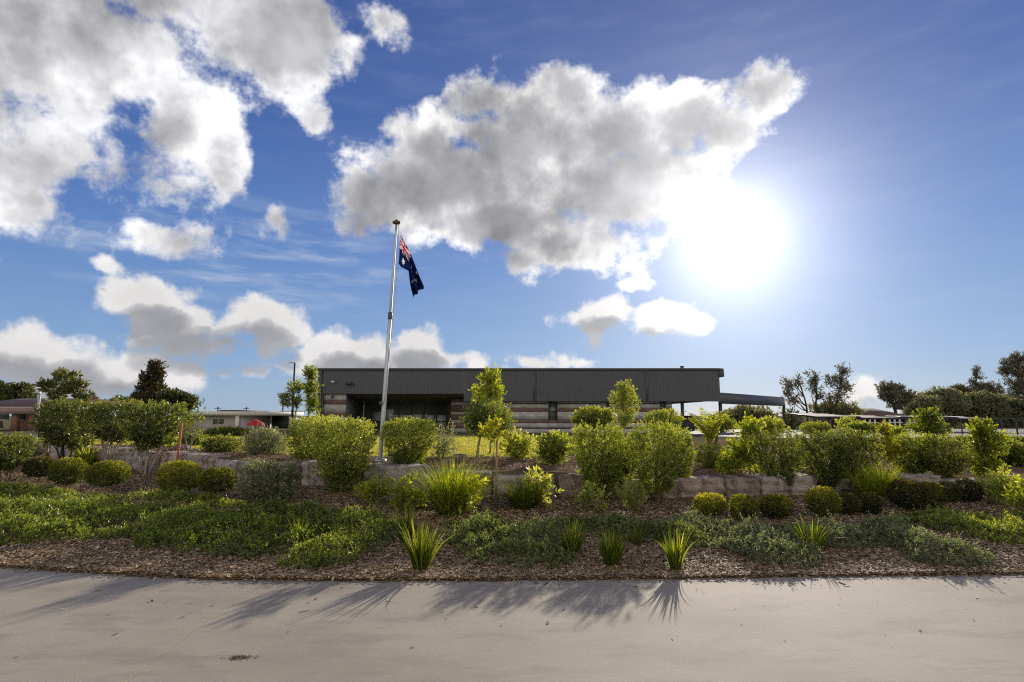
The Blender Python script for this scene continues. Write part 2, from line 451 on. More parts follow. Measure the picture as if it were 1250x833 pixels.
M['steel'] = hard_mat('galvanised_pole', (.50, .51, .53), rough=.38, var=.10, scale=8, bump=.03, metal=.55)
M['bronze'] = hard_mat('bronze_cap', (.16, .11, .05), rough=.45, var=.25, metal=.5)
M['rope'] = hard_mat('white_rope', (.62, .60, .56), rough=.9, var=.15)
M['flag'] = flag_mat()
M['cream'] = hard_mat('cream_wall', (.50, .48, .44), rough=.85, var=.07, scale=2)
M['creamroof'] = hard_mat('cream_fascia', (.70, .66, .57), rough=.6, var=.06, scale=2)
M['redcloth'] = hard_mat('red_canvas', (.55, .03, .04), rough=.8, var=.12)
M['tile'] = hard_mat('brown_roof_tiles', (.13, .085, .075), rough=.8, var=.3, scale=10, bump=.4)
M['pinkfascia'] = hard_mat('dusty_pink_fascia', (.30, .20, .18), rough=.75, var=.1, scale=3)
M['redbrick'] = masonry_mat('red_brick', (.22, .10, .075), (.22, .18, .15), .23, .083)
M['shadecloth'] = hard_mat('beige_shade_cloth', (.14, .13, .11), rough=.85, var=.1)
M['darksteel'] = hard_mat('dark_steel', (.045, .045, .048), rough=.5, var=.15)
M['greypost'] = hard_mat('grey_lamp_post', (.42, .44, .45), rough=.5, var=.08, metal=.3)
M['stakewood'] = hard_mat('pine_stake', (.36, .23, .12), rough=.85, var=.3, scale=9, stretch=(6, 6, 1))
M['stakered'] = hard_mat('hardwood_stake', (.33, .13, .055), rough=.85, var=.3, scale=9, stretch=(6, 6, 1))
M['bark'] = stem_mat('brown_bark', (.16, .115, .08))
M['palebark'] = stem_mat('pale_grey_bark', (.36, .31, .25))
M['darkbark'] = stem_mat('dark_bark', (.075, .06, .05))
M['dryleaf'] = hard_mat('dry_brown_leaf', (.20, .09, .035), rough=.8, var=.4, scale=25)
M['litter'] = hard_mat('dirt_clump', (.15, .085, .04), rough=.9, var=.4, scale=40, bump=.6)
# foliage
M['lilly'] = leaf_mat('shrub_leaf', [(0.0382, 0.0594, 0.0169), (0.1197, 0.1592, 0.0381), (0.2488, 0.2918, 0.0656), (0.4785, 0.5093, 0.1378)], trans=.58, tmul=(2.2, 2.0, .6), gloss=.035)
M['lillydark'] = leaf_mat('dark_shrub_leaf', [(0.0306, 0.0468, 0.0164), (0.0785, 0.1054, 0.0304), (0.1635, 0.1931, 0.0538), (0.3488, 0.3629, 0.1052)], trans=.50, tmul=(2.2, 2.0, .6), gloss=.035)
M['grey'] = leaf_mat('grey_green_leaf', [(0.0935, 0.1045, 0.0605), (0.1870, 0.2035, 0.1210), (0.2970, 0.3025, 0.1870), (0.4620, 0.4620, 0.3080)], trans=.42, tmul=(1.5, 1.45, .8), gloss=.03)
M['golden'] = leaf_mat('golden_tip_leaf', [(.040, .058, .014), (.105, .130, .024), (.23, .245, .036), (.50, .46, .07)], trans=.54, tmul=(1.8, 1.65, .4), gloss=.02)
M['darkball'] = leaf_mat('dark_bronze_leaf', [(.028, .033, .012), (.058, .066, .020), (.11, .11, .034), (.24, .19, .06)], trans=.40, tmul=(1.9, 1.6, .5), gloss=.02)
M['lime'] = leaf_mat('lime_leaf', [(.10, .135, .016), (.21, .25, .028), (.36, .39, .045), (.56, .56, .11)], trans=.60, tmul=(1.6, 1.55, .35), gloss=.03)
M['yellow'] = leaf_mat('yellow_young_leaf', [(.15, .16, .014), (.30, .30, .025), (.48, .45, .035), (.66, .58, .07)], trans=.58, tmul=(1.4, 1.35, .3), gloss=.03)
M['strap'] = leaf_mat('strap_leaf', [(.22, .165, .07), (.055, .085, .014), (.12, .16, .022), (.21, .25, .034), (.36, .38, .07)], trans=.52, tmul=(1.8, 1.7, .4), gloss=.006)
M['cover'] = leaf_mat('ground_cover_leaf', [(0.0408, 0.0591, 0.0228), (0.1154, 0.1512, 0.0513), (0.2378, 0.2819, 0.1025), (0.5434, 0.5775, 0.2732)], trans=.44, tmul=(1.8, 1.7, .7), gloss=.028, rough=.42)
M['coverblue'] = leaf_mat('grey_ground_cover_leaf', [(0.0532, 0.0690, 0.0344), (0.1437, 0.1672, 0.0860), (0.2660, 0.2926, 0.1638), (0.5107, 0.5330, 0.3194)], trans=.42, tmul=(1.6, 1.6, .9), gloss=.028, rough=.42)
M['covergreen'] = leaf_mat('green_ground_cover_leaf', [(0.0397, 0.0611, 0.0158), (0.1134, 0.1585, 0.0341), (0.2381, 0.2817, 0.0624), (0.5216, 0.5400, 0.2041)], trans=.50, tmul=(2.0, 1.9, .5), gloss=.028, rough=.42)
M['tree'] = leaf_mat('tree_leaf', [(0.0300, 0.0425, 0.0175), (0.0625, 0.0775, 0.0300), (0.1125, 0.1250, 0.0450), (0.1875, 0.1875, 0.0688)], trans=.34, tmul=(1.9, 1.7, .6))
M['fartree'] = leaf_mat('far_tree_leaf', [(0.1174, 0.1270, 0.0856), (0.1862, 0.1960, 0.1214), (0.2622, 0.2690, 0.1588), (0.3588, 0.3518, 0.2070)], trans=.34, tmul=(1.6, 1.5, .7), gloss=.01)  # leaf colour lifted to stand in for haze over the distant trees
M['gum'] = leaf_mat('gum_leaf', [(0.1092, 0.1035, 0.0862), (0.1610, 0.1541, 0.1207), (0.2185, 0.2070, 0.1495), (0.2875, 0.2702, 0.1955)], trans=.30, tmul=(1.5, 1.4, .8), gloss=.01)  # paled as well: haze and glare put into the gum leaf colour
M['reddish'] = leaf_mat('bronze_tree_leaf', [(.030, .026, .014), (.062, .052, .026), (.10, .085, .038), (.17, .13, .055)], trans=.28, tmul=(1.6, 1.3, .6))
M['limestrap'] = leaf_mat('lime_strap_leaf', [(.25, .19, .08), (.10, .135, .016), (.22, .27, .028), (.38, .42, .045), (.56, .56, .11)], trans=.60, tmul=(1.6, 1.55, .35), gloss=.006)
M['grass'] = leaf_mat('lawn_blade', [(.22, .25, .05), (.36, .37, .08), (.48, .46, .12), (.58, .52, .2)], trans=.6, tmul=(1.5, 1.35, .4), gloss=0.016)
# ---------------------------------------------------------------- the lie of the land
def ground_hit(px, py, z=0.0):
    r = ray(px, py); t = (z - EYE) / r[2]
    return r[0] * t, r[1] * t

_E = [ground_hit(px, py) for px, py in [(0, 692), (120, 700), (250, 707), (420, 709), (600, 709), (840, 706), (1050, 703), (1250, 701)]]
def ZP(py, y): return float(at(625, py, y)[2])
EX = np.array([-60, -12] + [p[0] for p in _E] + [12, 60]); EY = np.array([_E[0][1] + .9, _E[0][1] + .5] + [p[1] for p in _E] + [_E[-1][1] + .35, _E[-1][1] + .9])
WBASE = .235
_wl = [(140, 548, 570), (230, 556, 582), (320, 562, 592), (455, 568, 597), (560, 575, 603), (690, 577, 607), (830, 583, 607), (930, 582, 605), (1020, 581, 602), (1190, 583, 598)]
_W = [ground_hit(px, pb, WBASE) for px, pt, pb in _wl]
_WT = [ZP(pt, p[1]) for (px, pt, pb), p in zip(_wl, _W)]
WX = np.array([-60, -19] + [p[0] for p in _W] + [15, 60]); WY = np.array([30, 20.0] + [p[1] for p in _W] + [11.0, 14])
WTZ = np.array([.72, .72] + _WT + [.45, .45])
def WT(x): return np.interp(x, WX, WTZ)
def E(x): return np.interp(x, EX, EY)
def W(x): return np.interp(x, WX, WY)
def sm(a): a = np.clip(a, 0, 1); return a * a * (3 - 2 * a)
def wob(x, y, a=.018):
    return a * (np.sin(1.9*x + .7*y) + np.sin(1.3*y - 1.1*x + 2) + .6 * np.sin(4.1*x + 3.3*y) + .5 * np.sin(7.3*y - 5*x + 1)) / 2
def H(x, y):
    x = np.asarray(x, float); y = np.asarray(y, float)
    e, w = E(x), W(x)
    s = (y - e) / (w - e)
    front = .235 * sm(s * .85 + .04) / sm(.89) + wob(x, y) * sm(s * 6)
    k = y - w
    wt = WT(x); back = wt - .03 + (.74 - wt) * sm(k / 4.0) + wob(x, y, .012) * np.exp(-np.maximum(k, 0) / 20)
    back = back - .36 * sm((y - 18) / 24) - .75 * sm((y - 45) / 60)
    z = np.where(y < e, -.035 if not EDGE[0] else .0, np.where(y < w + .12, np.minimum(front, .26), back))
    return z
EDGE = [0]
def Hf(x, y): return float(H(x, y))
def land(px, py):
    """where the line of sight through a pixel meets the ground"""
    r = ray(px, py); t = 2.0
    while t < 400:
        p = r * t
        if EYE + p[2] <= max(0.0, Hf(p[0], p[1])): break
        t += .01 if t < 30 else .2
    return p[0], p[1]

def sheet(name, xs, ys_of_x, mat, dz=0.0, zf=None):
    """a sheet that follows the land; ys_of_x gives one column of depths"""
    cols = [np.asarray(ys_of_x(x), float) for x in xs]
    nr = len(cols[0]); X = np.repeat(np.asarray(xs, float), nr); Y = np.concatenate(cols)
    Z = (H(X, Y) if zf is None else zf(X, Y)) + dz
    i = np.arange(len(xs) - 1)[:, None] * nr + np.arange(nr - 1)[None]
    f = np.stack([i, i + nr, i + nr + 1, i + 1], -1).reshape(-1, 4)
    o = MB().add(np.stack([X, Y, Z], 1), f).build(name, mat, smooth=True)
    return tag(o, kind='structure')

gx = np.concatenate([[-4000, -1500, -500, -180, -90, -60], np.linspace(-45, 45, 226), [60, 90, 180, 500, 1500, 4000]])
def gcol(x):
    e, w = float(E(x)), float(W(x))
    return np.concatenate([[-4000, -300, -40, -6, e - .3, e - .01], e + (w - e) * np.linspace(.01, .995, 40), [w + .115, w + .125], w + .13 + np.geomspace(.3, 75, 70), [120, 300, 900, 2500, 6000]])
sheet('ground', gx, gcol, M['dirt'])
fx = np.linspace(-24, 15, 900)
def fcol(x):
    e, w = float(E(x)), float(W(x)); e += -.022 + .016 * sin(7.1 * x) + .012 * sin(17.3 * x + 1) + .008 * sin(41 * x); return e + (w - e) * np.concatenate([[0, .003, .008], np.linspace(.02, .99, 60)])
EDGE[0] = 1; sheet('mulch_bed', fx, fcol, M['soil'], .011); EDGE[0] = 0
def strip(x): return np.interp(x, [-24, -10, -4, 0, 3.2, 5, 8, 15], [1.2, 1.3, 1.6, 2.6, 4.2, 9, 11, 12])
def bcol(x): return float(W(x)) + .13 + float(strip(x)) * np.linspace(0, 1, 40)
sheet('raised_mulch_bed', fx, bcol, M['soil'], .006)
lx = np.linspace(-34, 4.6, 200)
def lcol(x):
    a = float(W(x)) + .10 + float(strip(x)); return np.linspace(a, max(36.0, a + 3), 60)
sheet('lawn', lx, lcol, M['lawn'], .010)
# concrete path: two slabs with an open saw-cut joint between them
jx = lambda y: -2.33 - .07 * (y - 3.7)
pm = MB()
def slab(x0f, x1f, n):
    rows = []
    ts = np.linspace(0, 1, n)
    for t in ts:
        ya = -7.0; xa = x0f(ya) * (1 - t) + x1f(ya) * t
        xb = x0f(6.0) * (1 - t) + x1f(6.0) * t
        rows.append(((xa, ya), (xb, float(E(xb)) - .002)))
    lo = []; 
    for k in range(14):
        u = k / 13
        lo.append([(a[0] * (1-u) + b[0] * u, a[1] * (1-u) + b[1] * u) for a, b in rows])
    v = [(x, y, 0.0) for r in lo for x, y in r]
    f = [[k*n+i, k*n+i+1, (k+1)*n+i+1, (k+1)*n+i] for k in range(13) for i in range(n-1)]
    pm.add(v, f)
    # edges going down
    for a in ([k*n for k in range(14)], [k*n+n-1 for k in range(14)], [13*n+i for i in range(n)], [i for i in range(n)]):
        q = [v[i] for i in a] + [(v[i][0], v[i][1], -.03) for i in a]
        m_ = len(a); pm.add(q, [[i, i+1, m_+i+1, m_+i] for i in range(m_-1)])
slab(lambda y: -60.0, lambda y: jx(y) - .007, 120)
slab(lambda y: jx(y) + .007, lambda y: 60.0, 150)
tag(pm.build('path', M['concrete']), kind='structure')
# pale car park beyond the right-hand garden
sheet('car_park', np.linspace(11, 80, 60), lambda x: np.linspace(25, 58, 30), M['carpark'], .012)

# bark chips: nobody could count them
def chips(n, xf, name, label):
    X, Y = xf(n); ok = np.ones(len(X), bool)
    Z = H(X, Y) + .016
    L = rng.uniform(.006, .022, len(X)) * rng.choice([1, 1, 1.6], len(X)); Wd = L * rng.uniform(.18, .5, len(X))
    th = rng.uniform(0, 2*pi, len(X)); tilt = rng.normal(0, .2, len(X)); roll = rng.normal(0, .35, len(X))
    a = np.stack([np.cos(th) * np.cos(tilt), np.sin(th) * np.cos(tilt), np.sin(tilt)], 1)
    s = np.stack([-np.sin(th) * np.cos(roll), np.cos(th) * np.cos(roll), np.sin(roll)], 1)
    c = np.stack([X, Y, Z + rng.uniform(0, .010, len(X))], 1)
    A, S = a * L[:, None], s * Wd[:, None]
    k = rng.uniform(.6, 1, len(X))[:, None]
    V = np.stack([c - A - S, c + A - S * k, c + A * k + S, c - A * .9 + S * k], 1).reshape(-1, 3)
    F_ = np.arange(len(X) * 4).reshape(-1, 4)
    vv = np.repeat(np.clip(rng.beta(1.6, 2.2, len(X)), 0, 1), 4)
    return tag(MB().add(V, F_, vv).build(name, M['chips']), label, 'bark mulch', kind='stuff')
def fr(n):
    x = rng.uniform(-13, 9.5, n * 2); e, w = E(x), W(x)
    y = e + (w - e) * rng.beta(.9, 1.6, n * 2) * .98
    keep = (np.abs(x) < y * .95 + .6); return x[keep][:n], y[keep][:n]
chips(320000, fr, 'mulch_chips', 'loose brown bark chips spread over the front garden bed')
def bk(n):
    x = rng.uniform(-12, 10, n); return x, W(x) + .5 + rng.beta(1, 1.5, n) * np.minimum(strip(x), 5)
chips(30000, bk, 'mulch_chips', 'bark chips spread on the raised bed behind the stone wall')
def sp(n):
    x = rng.uniform(-8, 8, n); return x, E(x) + .02 - np.where(rng.random(n) < .93, rng.exponential(.035, n), rng.exponential(.35, n))
o = chips(3200, sp, 'mulch_chips', 'stray bark chips scattered along the edge of the concrete path')
for v_ in o.data.vertices: v_.co.z += .022

# grass blades on the lawn
n = 90000
x = rng.uniform(-16, 4.5, n); a = W(x) + .2 + strip(x); y = a + (30 - a) * rng.beta(1, 2.2, n)
keep = np.abs(x) < y * .95; x, y = x[keep], y[keep]; n = len(x)
z = H(x, y); h = rng.uniform(.02, .055, n); th = rng.uniform(0, 2*pi, n); wd = rng.uniform(.004, .008, n) * (1 + y / 18)
lx_, ly_ = rng.normal(0, .018, n), rng.normal(0, .018, n)
B = np.stack([x, y, z], 1); S = np.stack([np.cos(th), np.sin(th), 0*th], 1) * wd[:, None]
T = B + np.stack([lx_, ly_, h], 1)
V = np.stack([B - S, B + S, T], 1).reshape(-1, 3)
tag(MB().add(V, np.arange(n*3).reshape(-1, 3), np.repeat(rng.uniform(0, 1, n), 3)).build('lawn_grass', M['grass']), 'short sunlit yellow green grass of the lawn before the building', 'grass', kind='stuff')

# ---------------------------------------------------------------- sandstone retaining wall
def curve_pts(fx, x0, x1, step=.02):
    xs = np.arange(x0, x1, step); ys = fx(xs)
    s = np.concatenate([[0], np.cumsum(np.hypot(np.diff(xs), np.diff(ys)))])
    return xs, ys, s
wall = thing('retaining_wall', 'low retaining wall of rough sandstone blocks holding up the raised bed', 'retaining wall')
wxs, wys, ws = curve_pts(W, -20, 13.5)
pos = 0.0; rw = random.Random(21)
while pos < ws[-1] - 1.2:
    L = rw.uniform(.55, 1.45)
    i0, i1 = np.searchsorted(ws, pos), np.searchsorted(ws, pos + L)
    p0 = np.array([wxs[i0], wys[i0]]); p1 = np.array([wxs[min(i1, len(wxs)-1)], wys[min(i1, len(wxs)-1)]])
    d = p1 - p0; ll = np.linalg.norm(d) - rw.uniform(.03, .085); d /= np.linalg.norm(d); nrm = np.array([-d[1], d[0]])
    zt = float(WT((p0 + p1)[0] / 2)) + rw.uniform(-.06, .03); zb = min(Hf(*(p0 + d*ll*.5 - nrm*.1)), .3) - .10
    nx, ny, nz = 12, 4, 6
    off = rw.uniform(-.07, .05); ph = rw.uniform(0, 50)
    b = bpy.data.meshes.new('block')
    import bmesh
    bm = bmesh.new(); bmesh.ops.create_cube(bm, size=1.0)
    bmesh.ops.subdivide_edges(bm, edges=bm.edges[:], cuts=9, use_grid_fill=True)
    for v_ in bm.verts:
        c = np.array(v_.co); m_ = np.max(np.abs(c)); 
        e3 = np.sort(np.abs(c))
        rd = .035 * sm((e3[1] - .40) / .1) ; c = c * (1 - rd)       # worn arrises
        nzv = .028 * (sin(9*c[0]*L + ph) * sin(6*c[2] + ph*1.3) + .6 * sin(21*c[0]*L + 13*c[2] + ph) + .5*sin(17*c[2]+29*c[1]+ph*2))
        lx2, ly2, lz2 = (c[0] + .5) * ll, (c[1] + .5) * .5 + off, zb + (c[2] + .5) * (zt - zb)
        if abs(c[1] + .5) < .08: ly2 += nzv * 1.3
        if c[2] > .42: lz2 += nzv * .45
        w2 = p0 + d * lx2 + nrm * (ly2 - .06)
        v_.co = (w2[0], w2[1], lz2)
    bm.to_mesh(b); bm.free()
    at_ = b.attributes.new('v', 'FLOAT', 'POINT'); at_.data.foreach_set('value', np.full(len(b.vertices), rw.random(), np.float32))
    b.polygons.foreach_set('use_smooth', np.ones(len(b.polygons), bool))
    b.materials.append(M['stone'])
    ob = bpy.data.objects.new('block', b); COL.objects.link(ob); ob.parent = wall
    pos += L
def settle(root, loc):
    from mathutils import Matrix
    T_ = Matrix.Translation((-loc[0], -loc[1], -loc[2])); seen = set()
    def go(o):
        for c in o.children:
            if c.type == 'MESH' and c.data.name not in seen:
                c.data.transform(T_); seen.add(c.data.name)
            go(c)
    root.location = loc
    go(root)
settle(wall, (1.0, float(W(1.0)) + .2, Hf(1.0, float(W(1.0)) - .2)))
# ---------------------------------------------------------------- buildings and street furniture
def XX(px, d, py=500): return float(at(px, py, d)[0])
def ZZ(py, d, px=625): return float(at(px, py, d)[2])
def face(mb, x0, x1, z0, z1, y, t=.06, val=None):
    return mb.box(x0, x1, y, y + t, z0, z1, val)
def ribbed(x0, x1, z0, z1, y, pitch=.26, depth=.035):
    """profiled metal sheet standing in the plane y"""
    mb = MB(); pr = []; x = x0
    while x < x1 - 1e-6:
        for a, b in ((0, 0), (.62, 0), (.70, 1), (.90, 1), (.98, 0)):
            xx = x + a * pitch
            if xx < x1: pr.append((xx, y - b * depth))
        x += pitch
    pr.append((x1, y))
    n = len(pr)
    v = [(p[0], p[1], z0) for p in pr] + [(p[0], p[1], z1) for p in pr]
    return mb.add(v, [[i, i+1, n+i+1, n+i] for i in range(n-1)])

# ---- the long dark hall
D0 = 42.0
hall = thing('hall', 'long low hall with charcoal ribbed metal fascia above pale and brown banded block walls', 'building')
xl, xr = XX(386, D0), XX(880, D0)
gz = Hf(0, 42) - .15
ztop = ZZ(450, D0)
zfl, zfr = ZZ(480, D0), ZZ(489.2, D0)
xa, xb, xc = XX(394, D0), XX(421, D0), XX(566, D0)       # banded pier, recess start and end
xd = XX(604, D0)
ribbed(xl, xc, zfl, ztop - .14, D0).build('fascia', M['cladding'], hall)
ribbed(xc, xr, zfr, ztop - .14, D0).build('fascia', M['cladding'], hall)
ribbed(xl, xa, gz, zfl, D0).build('end_cladding', M['cladding'], hall)
rf = MB()
rf.prism([(xl - .06, D0 - .10), (xr + .3, D0 - .10), (xr + .3, D0 + 26), (xl - .06, D0 + 26)], ztop - .14, ztop)
rf.build('roof', M['trim'], hall)
ev = MB(); ev.box(xr + .002, xr + .32, D0 - .12, D0 + 5, ztop - .62, ztop - .142); ev.build('roof_overhang', M['trim'], hall)
bt = MB()
bt.box(xl, xc - .003, D0 - .045, D0 - .002, zfl - .07, zfl - .003); bt.box(xc, xr, D0 - .045, D0 - .002, zfr - .07, zfr - .003)
bt.build('fascia_trim', M['trim'], hall)
# body of the hall: sides and back
body = MB()
body.box(xl, xl + .2, D0 + .01, D0 + 25.5, gz, ztop - .145); body.box(xr - .2, xr, D0 + .4, D0 + 25.5, zfr + .003, ztop - .145)
body.box(xl + .203, xr - .203, D0 + 25.2, D0 + 25.5, gz, ztop - .145)
body.build('wall', M['cladding'], hall)
# banded walls: pale block and brown brick courses
def bands(x0, x1, y, ztop_, zbot, rows, thick=.25):
    """rows: (top pixel, bottom pixel, kind)"""
    for t, b, k in rows:
        z1, z0 = min(ZZ(t, D0), ztop_), max(ZZ(b, D0), zbot)
        if z1 - z0 < .01: continue
        dy = {'block': 0, 'brick': .012, 'darkband': .03}[k]
        MB().box(x0, x1, y + dy, y + thick, z0 + .001, z1 - .001).build({'block': 'pale_band', 'brick': 'brick_band', 'darkband': 'dark_band'}[k], M[k], hall)
rowsR = [(488, 492, 'block'), (492, 493.4, 'darkband'), (493.4, 498.2, 'block'), (498.2, 503, 'brick'), (503, 512.3, 'block'), (512.3, 517, 'brick'),
         (517, 522.4, 'block'), (522.4, 524, 'darkband'), (524, 529.5, 'block'), (529.5, 545, 'brick')]
yw = D0 + .35
wins = [(669.5, 681, 489.5, 514), (741, 746.5, 489.5, 512), (807, 815, 489.5, 513)]
edges = [xd] + [v for w_ in wins for v in (XX(w_[0], D0), XX(w_[1], D0))] + [XX(822, D0)]
for i in range(0, len(edges), 2): bands(edges[i], edges[i+1], yw, zfr - .003, gz, rowsR)
for (p0, p1, q0, q1) in wins:
    x0, x1 = XX(p0, D0), XX(p1, D0); zt, zb = zfr - .004, ZZ(q1, D0)
    wd = MB().box(x0 + .005, x1 - .005, yw + .12, yw + .16, zb, zt).build('window', M['glass'], hall)
    fr_ = MB()
    fr_.box(x0 + .002, x0 + .05, yw + .02, yw + .118, zb, zt); fr_.box(x1 - .05, x1 - .002, yw + .02, yw + .118, zb, zt)
    fr_.box(x0 + .052, x1 - .052, yw + .02, yw + .118, zb, zb + .05)
    for k in range(1, 4):
        zz = zb + (zt - zb) * k / 4; fr_.box(x0 + .052, x1 - .052, yw + .05, yw + .118, zz - .015, zz + .015)
    fr_.build('window_frame', M['trim'], wd)
    bands(x0, x1, yw, zb - .002, gz, rowsR)
MB().box(XX(735, D0), XX(740.6, D0), yw - .05, yw - .002, ZZ(512, D0), zfr - .08).build('door_panel', M['soffit'], hall)
# pier at the left with its bands
rowsL = [(480, 484, 'block'), (484, 488.6, 'block'), (488.6, 494, 'brick'), (494, 504.5, 'block'), (504.5, 509, 'brick'), (509, 515, 'block'), (515, 520, 'brick'), (520, 540, 'block')]
bands(xa, xb, D0 + .12, zfl - .003, gz, rowsL)
MB().box(xa + .6, xa + .72, D0 - .05, D0 + .10, ZZ(486.5, D0), ZZ(482.5, D0)).build('wall_light', M['darksteel'], hall)
# recess: sloping soffit, glazed back wall, dark returns
yb = D0 + 5.0; zsb = ZZ(490.5, yb)
sf = MB()
sf.add([(xb, D0 + .003, zfl - .002), (xd, D0 + .003, zfl - .002), (xd, yb, zsb), (xb, yb, zsb)], [[0, 1, 2, 3]])
sf.build('soffit', M['soffit'], hall)
MB().box(xb - .3, xb - .003, D0 + .40, yb, gz, zfl - .01).build('recess_side', M['cladding'], hall)
MB().box(xd + .002, xd + .25, D0 + .62, yb, gz, zfl - .01).build('recess_side', M['brick'], hall)
MB().box(xl + .21, xd, yb + .2, yb + .3, gz, zsb + .4).build('back_wall', M['soffit'], hall)
gx0, gx1 = XX(430, yb), XX(545, yb)
gl = MB().box(gx0, gx1, yb + .06, yb + .10, gz + .05, zsb - .05).build('glazing', M['glass'], hall)
for px in (434.5, 438, 444, 455, 470, 487, 503, 519, 532, 546):
    x = XX(px, yb)
    MB().box(x - .045, x + .045, yb - .03, yb + .058, gz, zsb - .03).build('mullion', M['whitemetal'] if px < 446 else M['trim'], gl)
MB().box(gx0, gx1, yb - .02, yb + .055, ZZ(515, yb) - .05, ZZ(515, yb) + .05).build('transom', M['trim'], gl)
for (p0, p1, q0, q1) in ((456, 468, 503, 514.5), (471, 480, 500, 515), (504, 516, 506, 514), (520, 530, 507, 514), (533.5, 544.5, 507, 521)):
    MB().box(XX(p0, yb), XX(p1, yb), yb + .03, yb + .056, ZZ(q1, yb), ZZ(q0, yb)).build('pale_pane', M['paleglass'], gl)
bands(XX(547, D0), xd, D0 + 2.2, zfl - .35, gz, [(484, 490, 'brick'), (490, 494, 'block'), (494, 503, 'brick'), (503, 506, 'block'), (506, 513, 'brick'), (513, 517, 'block'), (517, 524, 'brick'), (524, 529, 'block'), (529, 545, 'brick')])
# fittings on the fascia
for (px, py, mt, nm, s) in ((406, 466.5, 'whitemetal', 'security_camera', .11), (426, 468.5, 'darksteel', 'floodlight', .2), (577.5, 474.5, 'darksteel', 'floodlight', .18)):
    x, z = XX(px, D0), ZZ(py, D0)
    f_ = MB().box(x - s, x + s, D0 - .32, D0 - .12, z - s * .5, z + s * .5)
    f_.box(x - .03, x + .03, D0 - .118, D0 - .036, z - .03, z + .03); f_.build(nm, M[mt], hall)
MB().box(xl - .05, xr + .003, D0 - .135, D0 - .102, ztop - .13, ztop + .015).build('gutter', M['steel' if 0 else 'trim'], hall)
for px in (391, 652, 790):
    x = XX(px, D0); zb_ = gz if px < 400 else zfr - .075
    MB().box(x - .05, x + .05, D0 - .10, D0 - .04, (gz if px < 400 else zfr + .01), ztop - .142).build('downpipe', M['trim'], hall)
vx = XX(836, D0)
MB().tube([(vx, D0 + .3, ztop + .002), (vx, D0 + .3, ztop + .16)], .12, 10).tube([(vx, D0 + .3, ztop + .162), (vx, D0 + .3, ztop + .2)], .17, 10).build('roof_vent', M['trim'], hall)
settle(hall, (0, D0, gz))

# ---- covered way running off the right end of the hall
cw = thing('covered_walkway', 'dark flat roofed covered walkway on slim posts at the right end of the hall', 'walkway')
d1 = 53.0
zt0, zb0 = ZZ(479.3, D0), ZZ(493, D0)
x0, x1 = xr + .01, XX(958.5, d1)
dx, dy = x1 - x0, d1 - D0; ln = sqrt(dx*dx + dy*dy); ux, uy = dx/ln, dy/ln; nx_, ny_ = -uy, ux
fa = MB(); fa.prism([(x0, D0 + .05), (x1, d1), (x1 + nx_*.12, d1 + ny_*.12), (x0 + nx_*.12, D0 + .05 + ny_*.12)], zb0, zt0); fa.build('fascia', M['cladding'], cw)
dk = MB(); dk.prism([(x0 + nx_*.125, D0 + .06 + ny_*.125), (x1 + nx_*.125, d1 + ny_*.125), (x1 + nx_*3.2, d1 + ny_*3.2), (x0 + nx_*3.2, D0 + ny_*3.2)], zt0 - .30, zt0 - .16); dk.build('roof', M['trim'], cw)
for px, dd in ((833, D0 + .35), (879.5, D0 + .4), (957, d1 + .2)):
    x = XX(px, dd); g = Hf(x, dd) - .1
    MB().box(x - .10, x + .10, dd - .1, dd + .1, g, zb0 + .25 if px > 870 else zfr - .08).build('post', M['darksteel'], cw)
MB().box(XX(955, d1 - .05, 490), XX(958, d1 - .05, 490), d1 - .14, d1 - .06, ZZ(491.5, d1), ZZ(489.5, d1)).build('sign_plate', M['whitemetal'], cw)
settle(cw, (float(x0), D0, Hf(x0, D0)))

# pale low wall seen through the covered way
lw = thing('low_shed', 'low grey shed wall seen under the covered walkway behind domed shrubs', 'shed')
xx0, xx1 = XX(822, 50), XX(848, 50); g = Hf(14, 50) - .1
MB().box(xx0, xx1, 50, 53, g, ZZ(509, 50)).build('wall', M['cladding'], lw)
MB().prism([(xx0 - .1, 49.9), (xx1 + .1, 49.9), (xx1 + .1, 53.1), (xx0 - .1, 53.1)], ZZ(509, 50) + .002, ZZ(509, 50) + .1).build('roof', M['trim'], lw)
settle(lw, (xx0, 50, g))

# ---- cream pavilion on the left
dC = 62.0
cr = thing('pavilion', 'cream flat roofed pavilion with wide fascia and dark window on the far left lawn', 'building')
g = -.5
x0, x1, x2 = XX(228, dC), XX(291, dC), XX(322, dC)
zr1, zr0 = ZZ(502.3, dC), ZZ(507.3, dC)
MB().box(x0, x1 - .02, dC + .9, dC + 9, g, zr0 - .003).build('wall', M['cream'], cr)
MB().prism([(x0 - .5, dC), (x1 + .3, dC), (x2, dC + 8), (x2, dC + 12), (x0 - .5, dC + 12)], zr0, zr1).build('roof', M['creamroof'], cr)
MB().prism([(x0 + 3, dC + 1), (x1 - 1, dC + 1), (x1 - 1, dC + 10), (x0 + 3, dC + 10)], zr1 + .002, zr1 + .16).build('roof_sheet', M['tile'], cr)
MB().box(x1 - .35, x1, dC + .15, dC + .5, g, zr0 - .002).build('column', M['creamroof'], cr)
wn = MB().box(XX(256, dC), XX(269, dC), dC + .84, dC + .895, ZZ(518, dC), ZZ(512, dC)).build('window', M['glass'], cr)
wx0, wx1 = XX(256, dC), XX(269, dC)
wf = MB(); wf.box(wx0 - .06, wx1 + .06, dC + .80, dC + .89, ZZ(518, dC) - .08, ZZ(518, dC) - .002); wf.box((wx0 + wx1)/2 - .03, (wx0 + wx1)/2 + .03, dC + .8, dC + .838, ZZ(518, dC), ZZ(512, dC)); wf.build('window_frame', M['creamroof'], wn)
MB().box(x1 + .1, x2 - .1, dC + 8.5, dC + 8.7, g, zr0 - .003).build('back_wall', M['darkband'], cr)
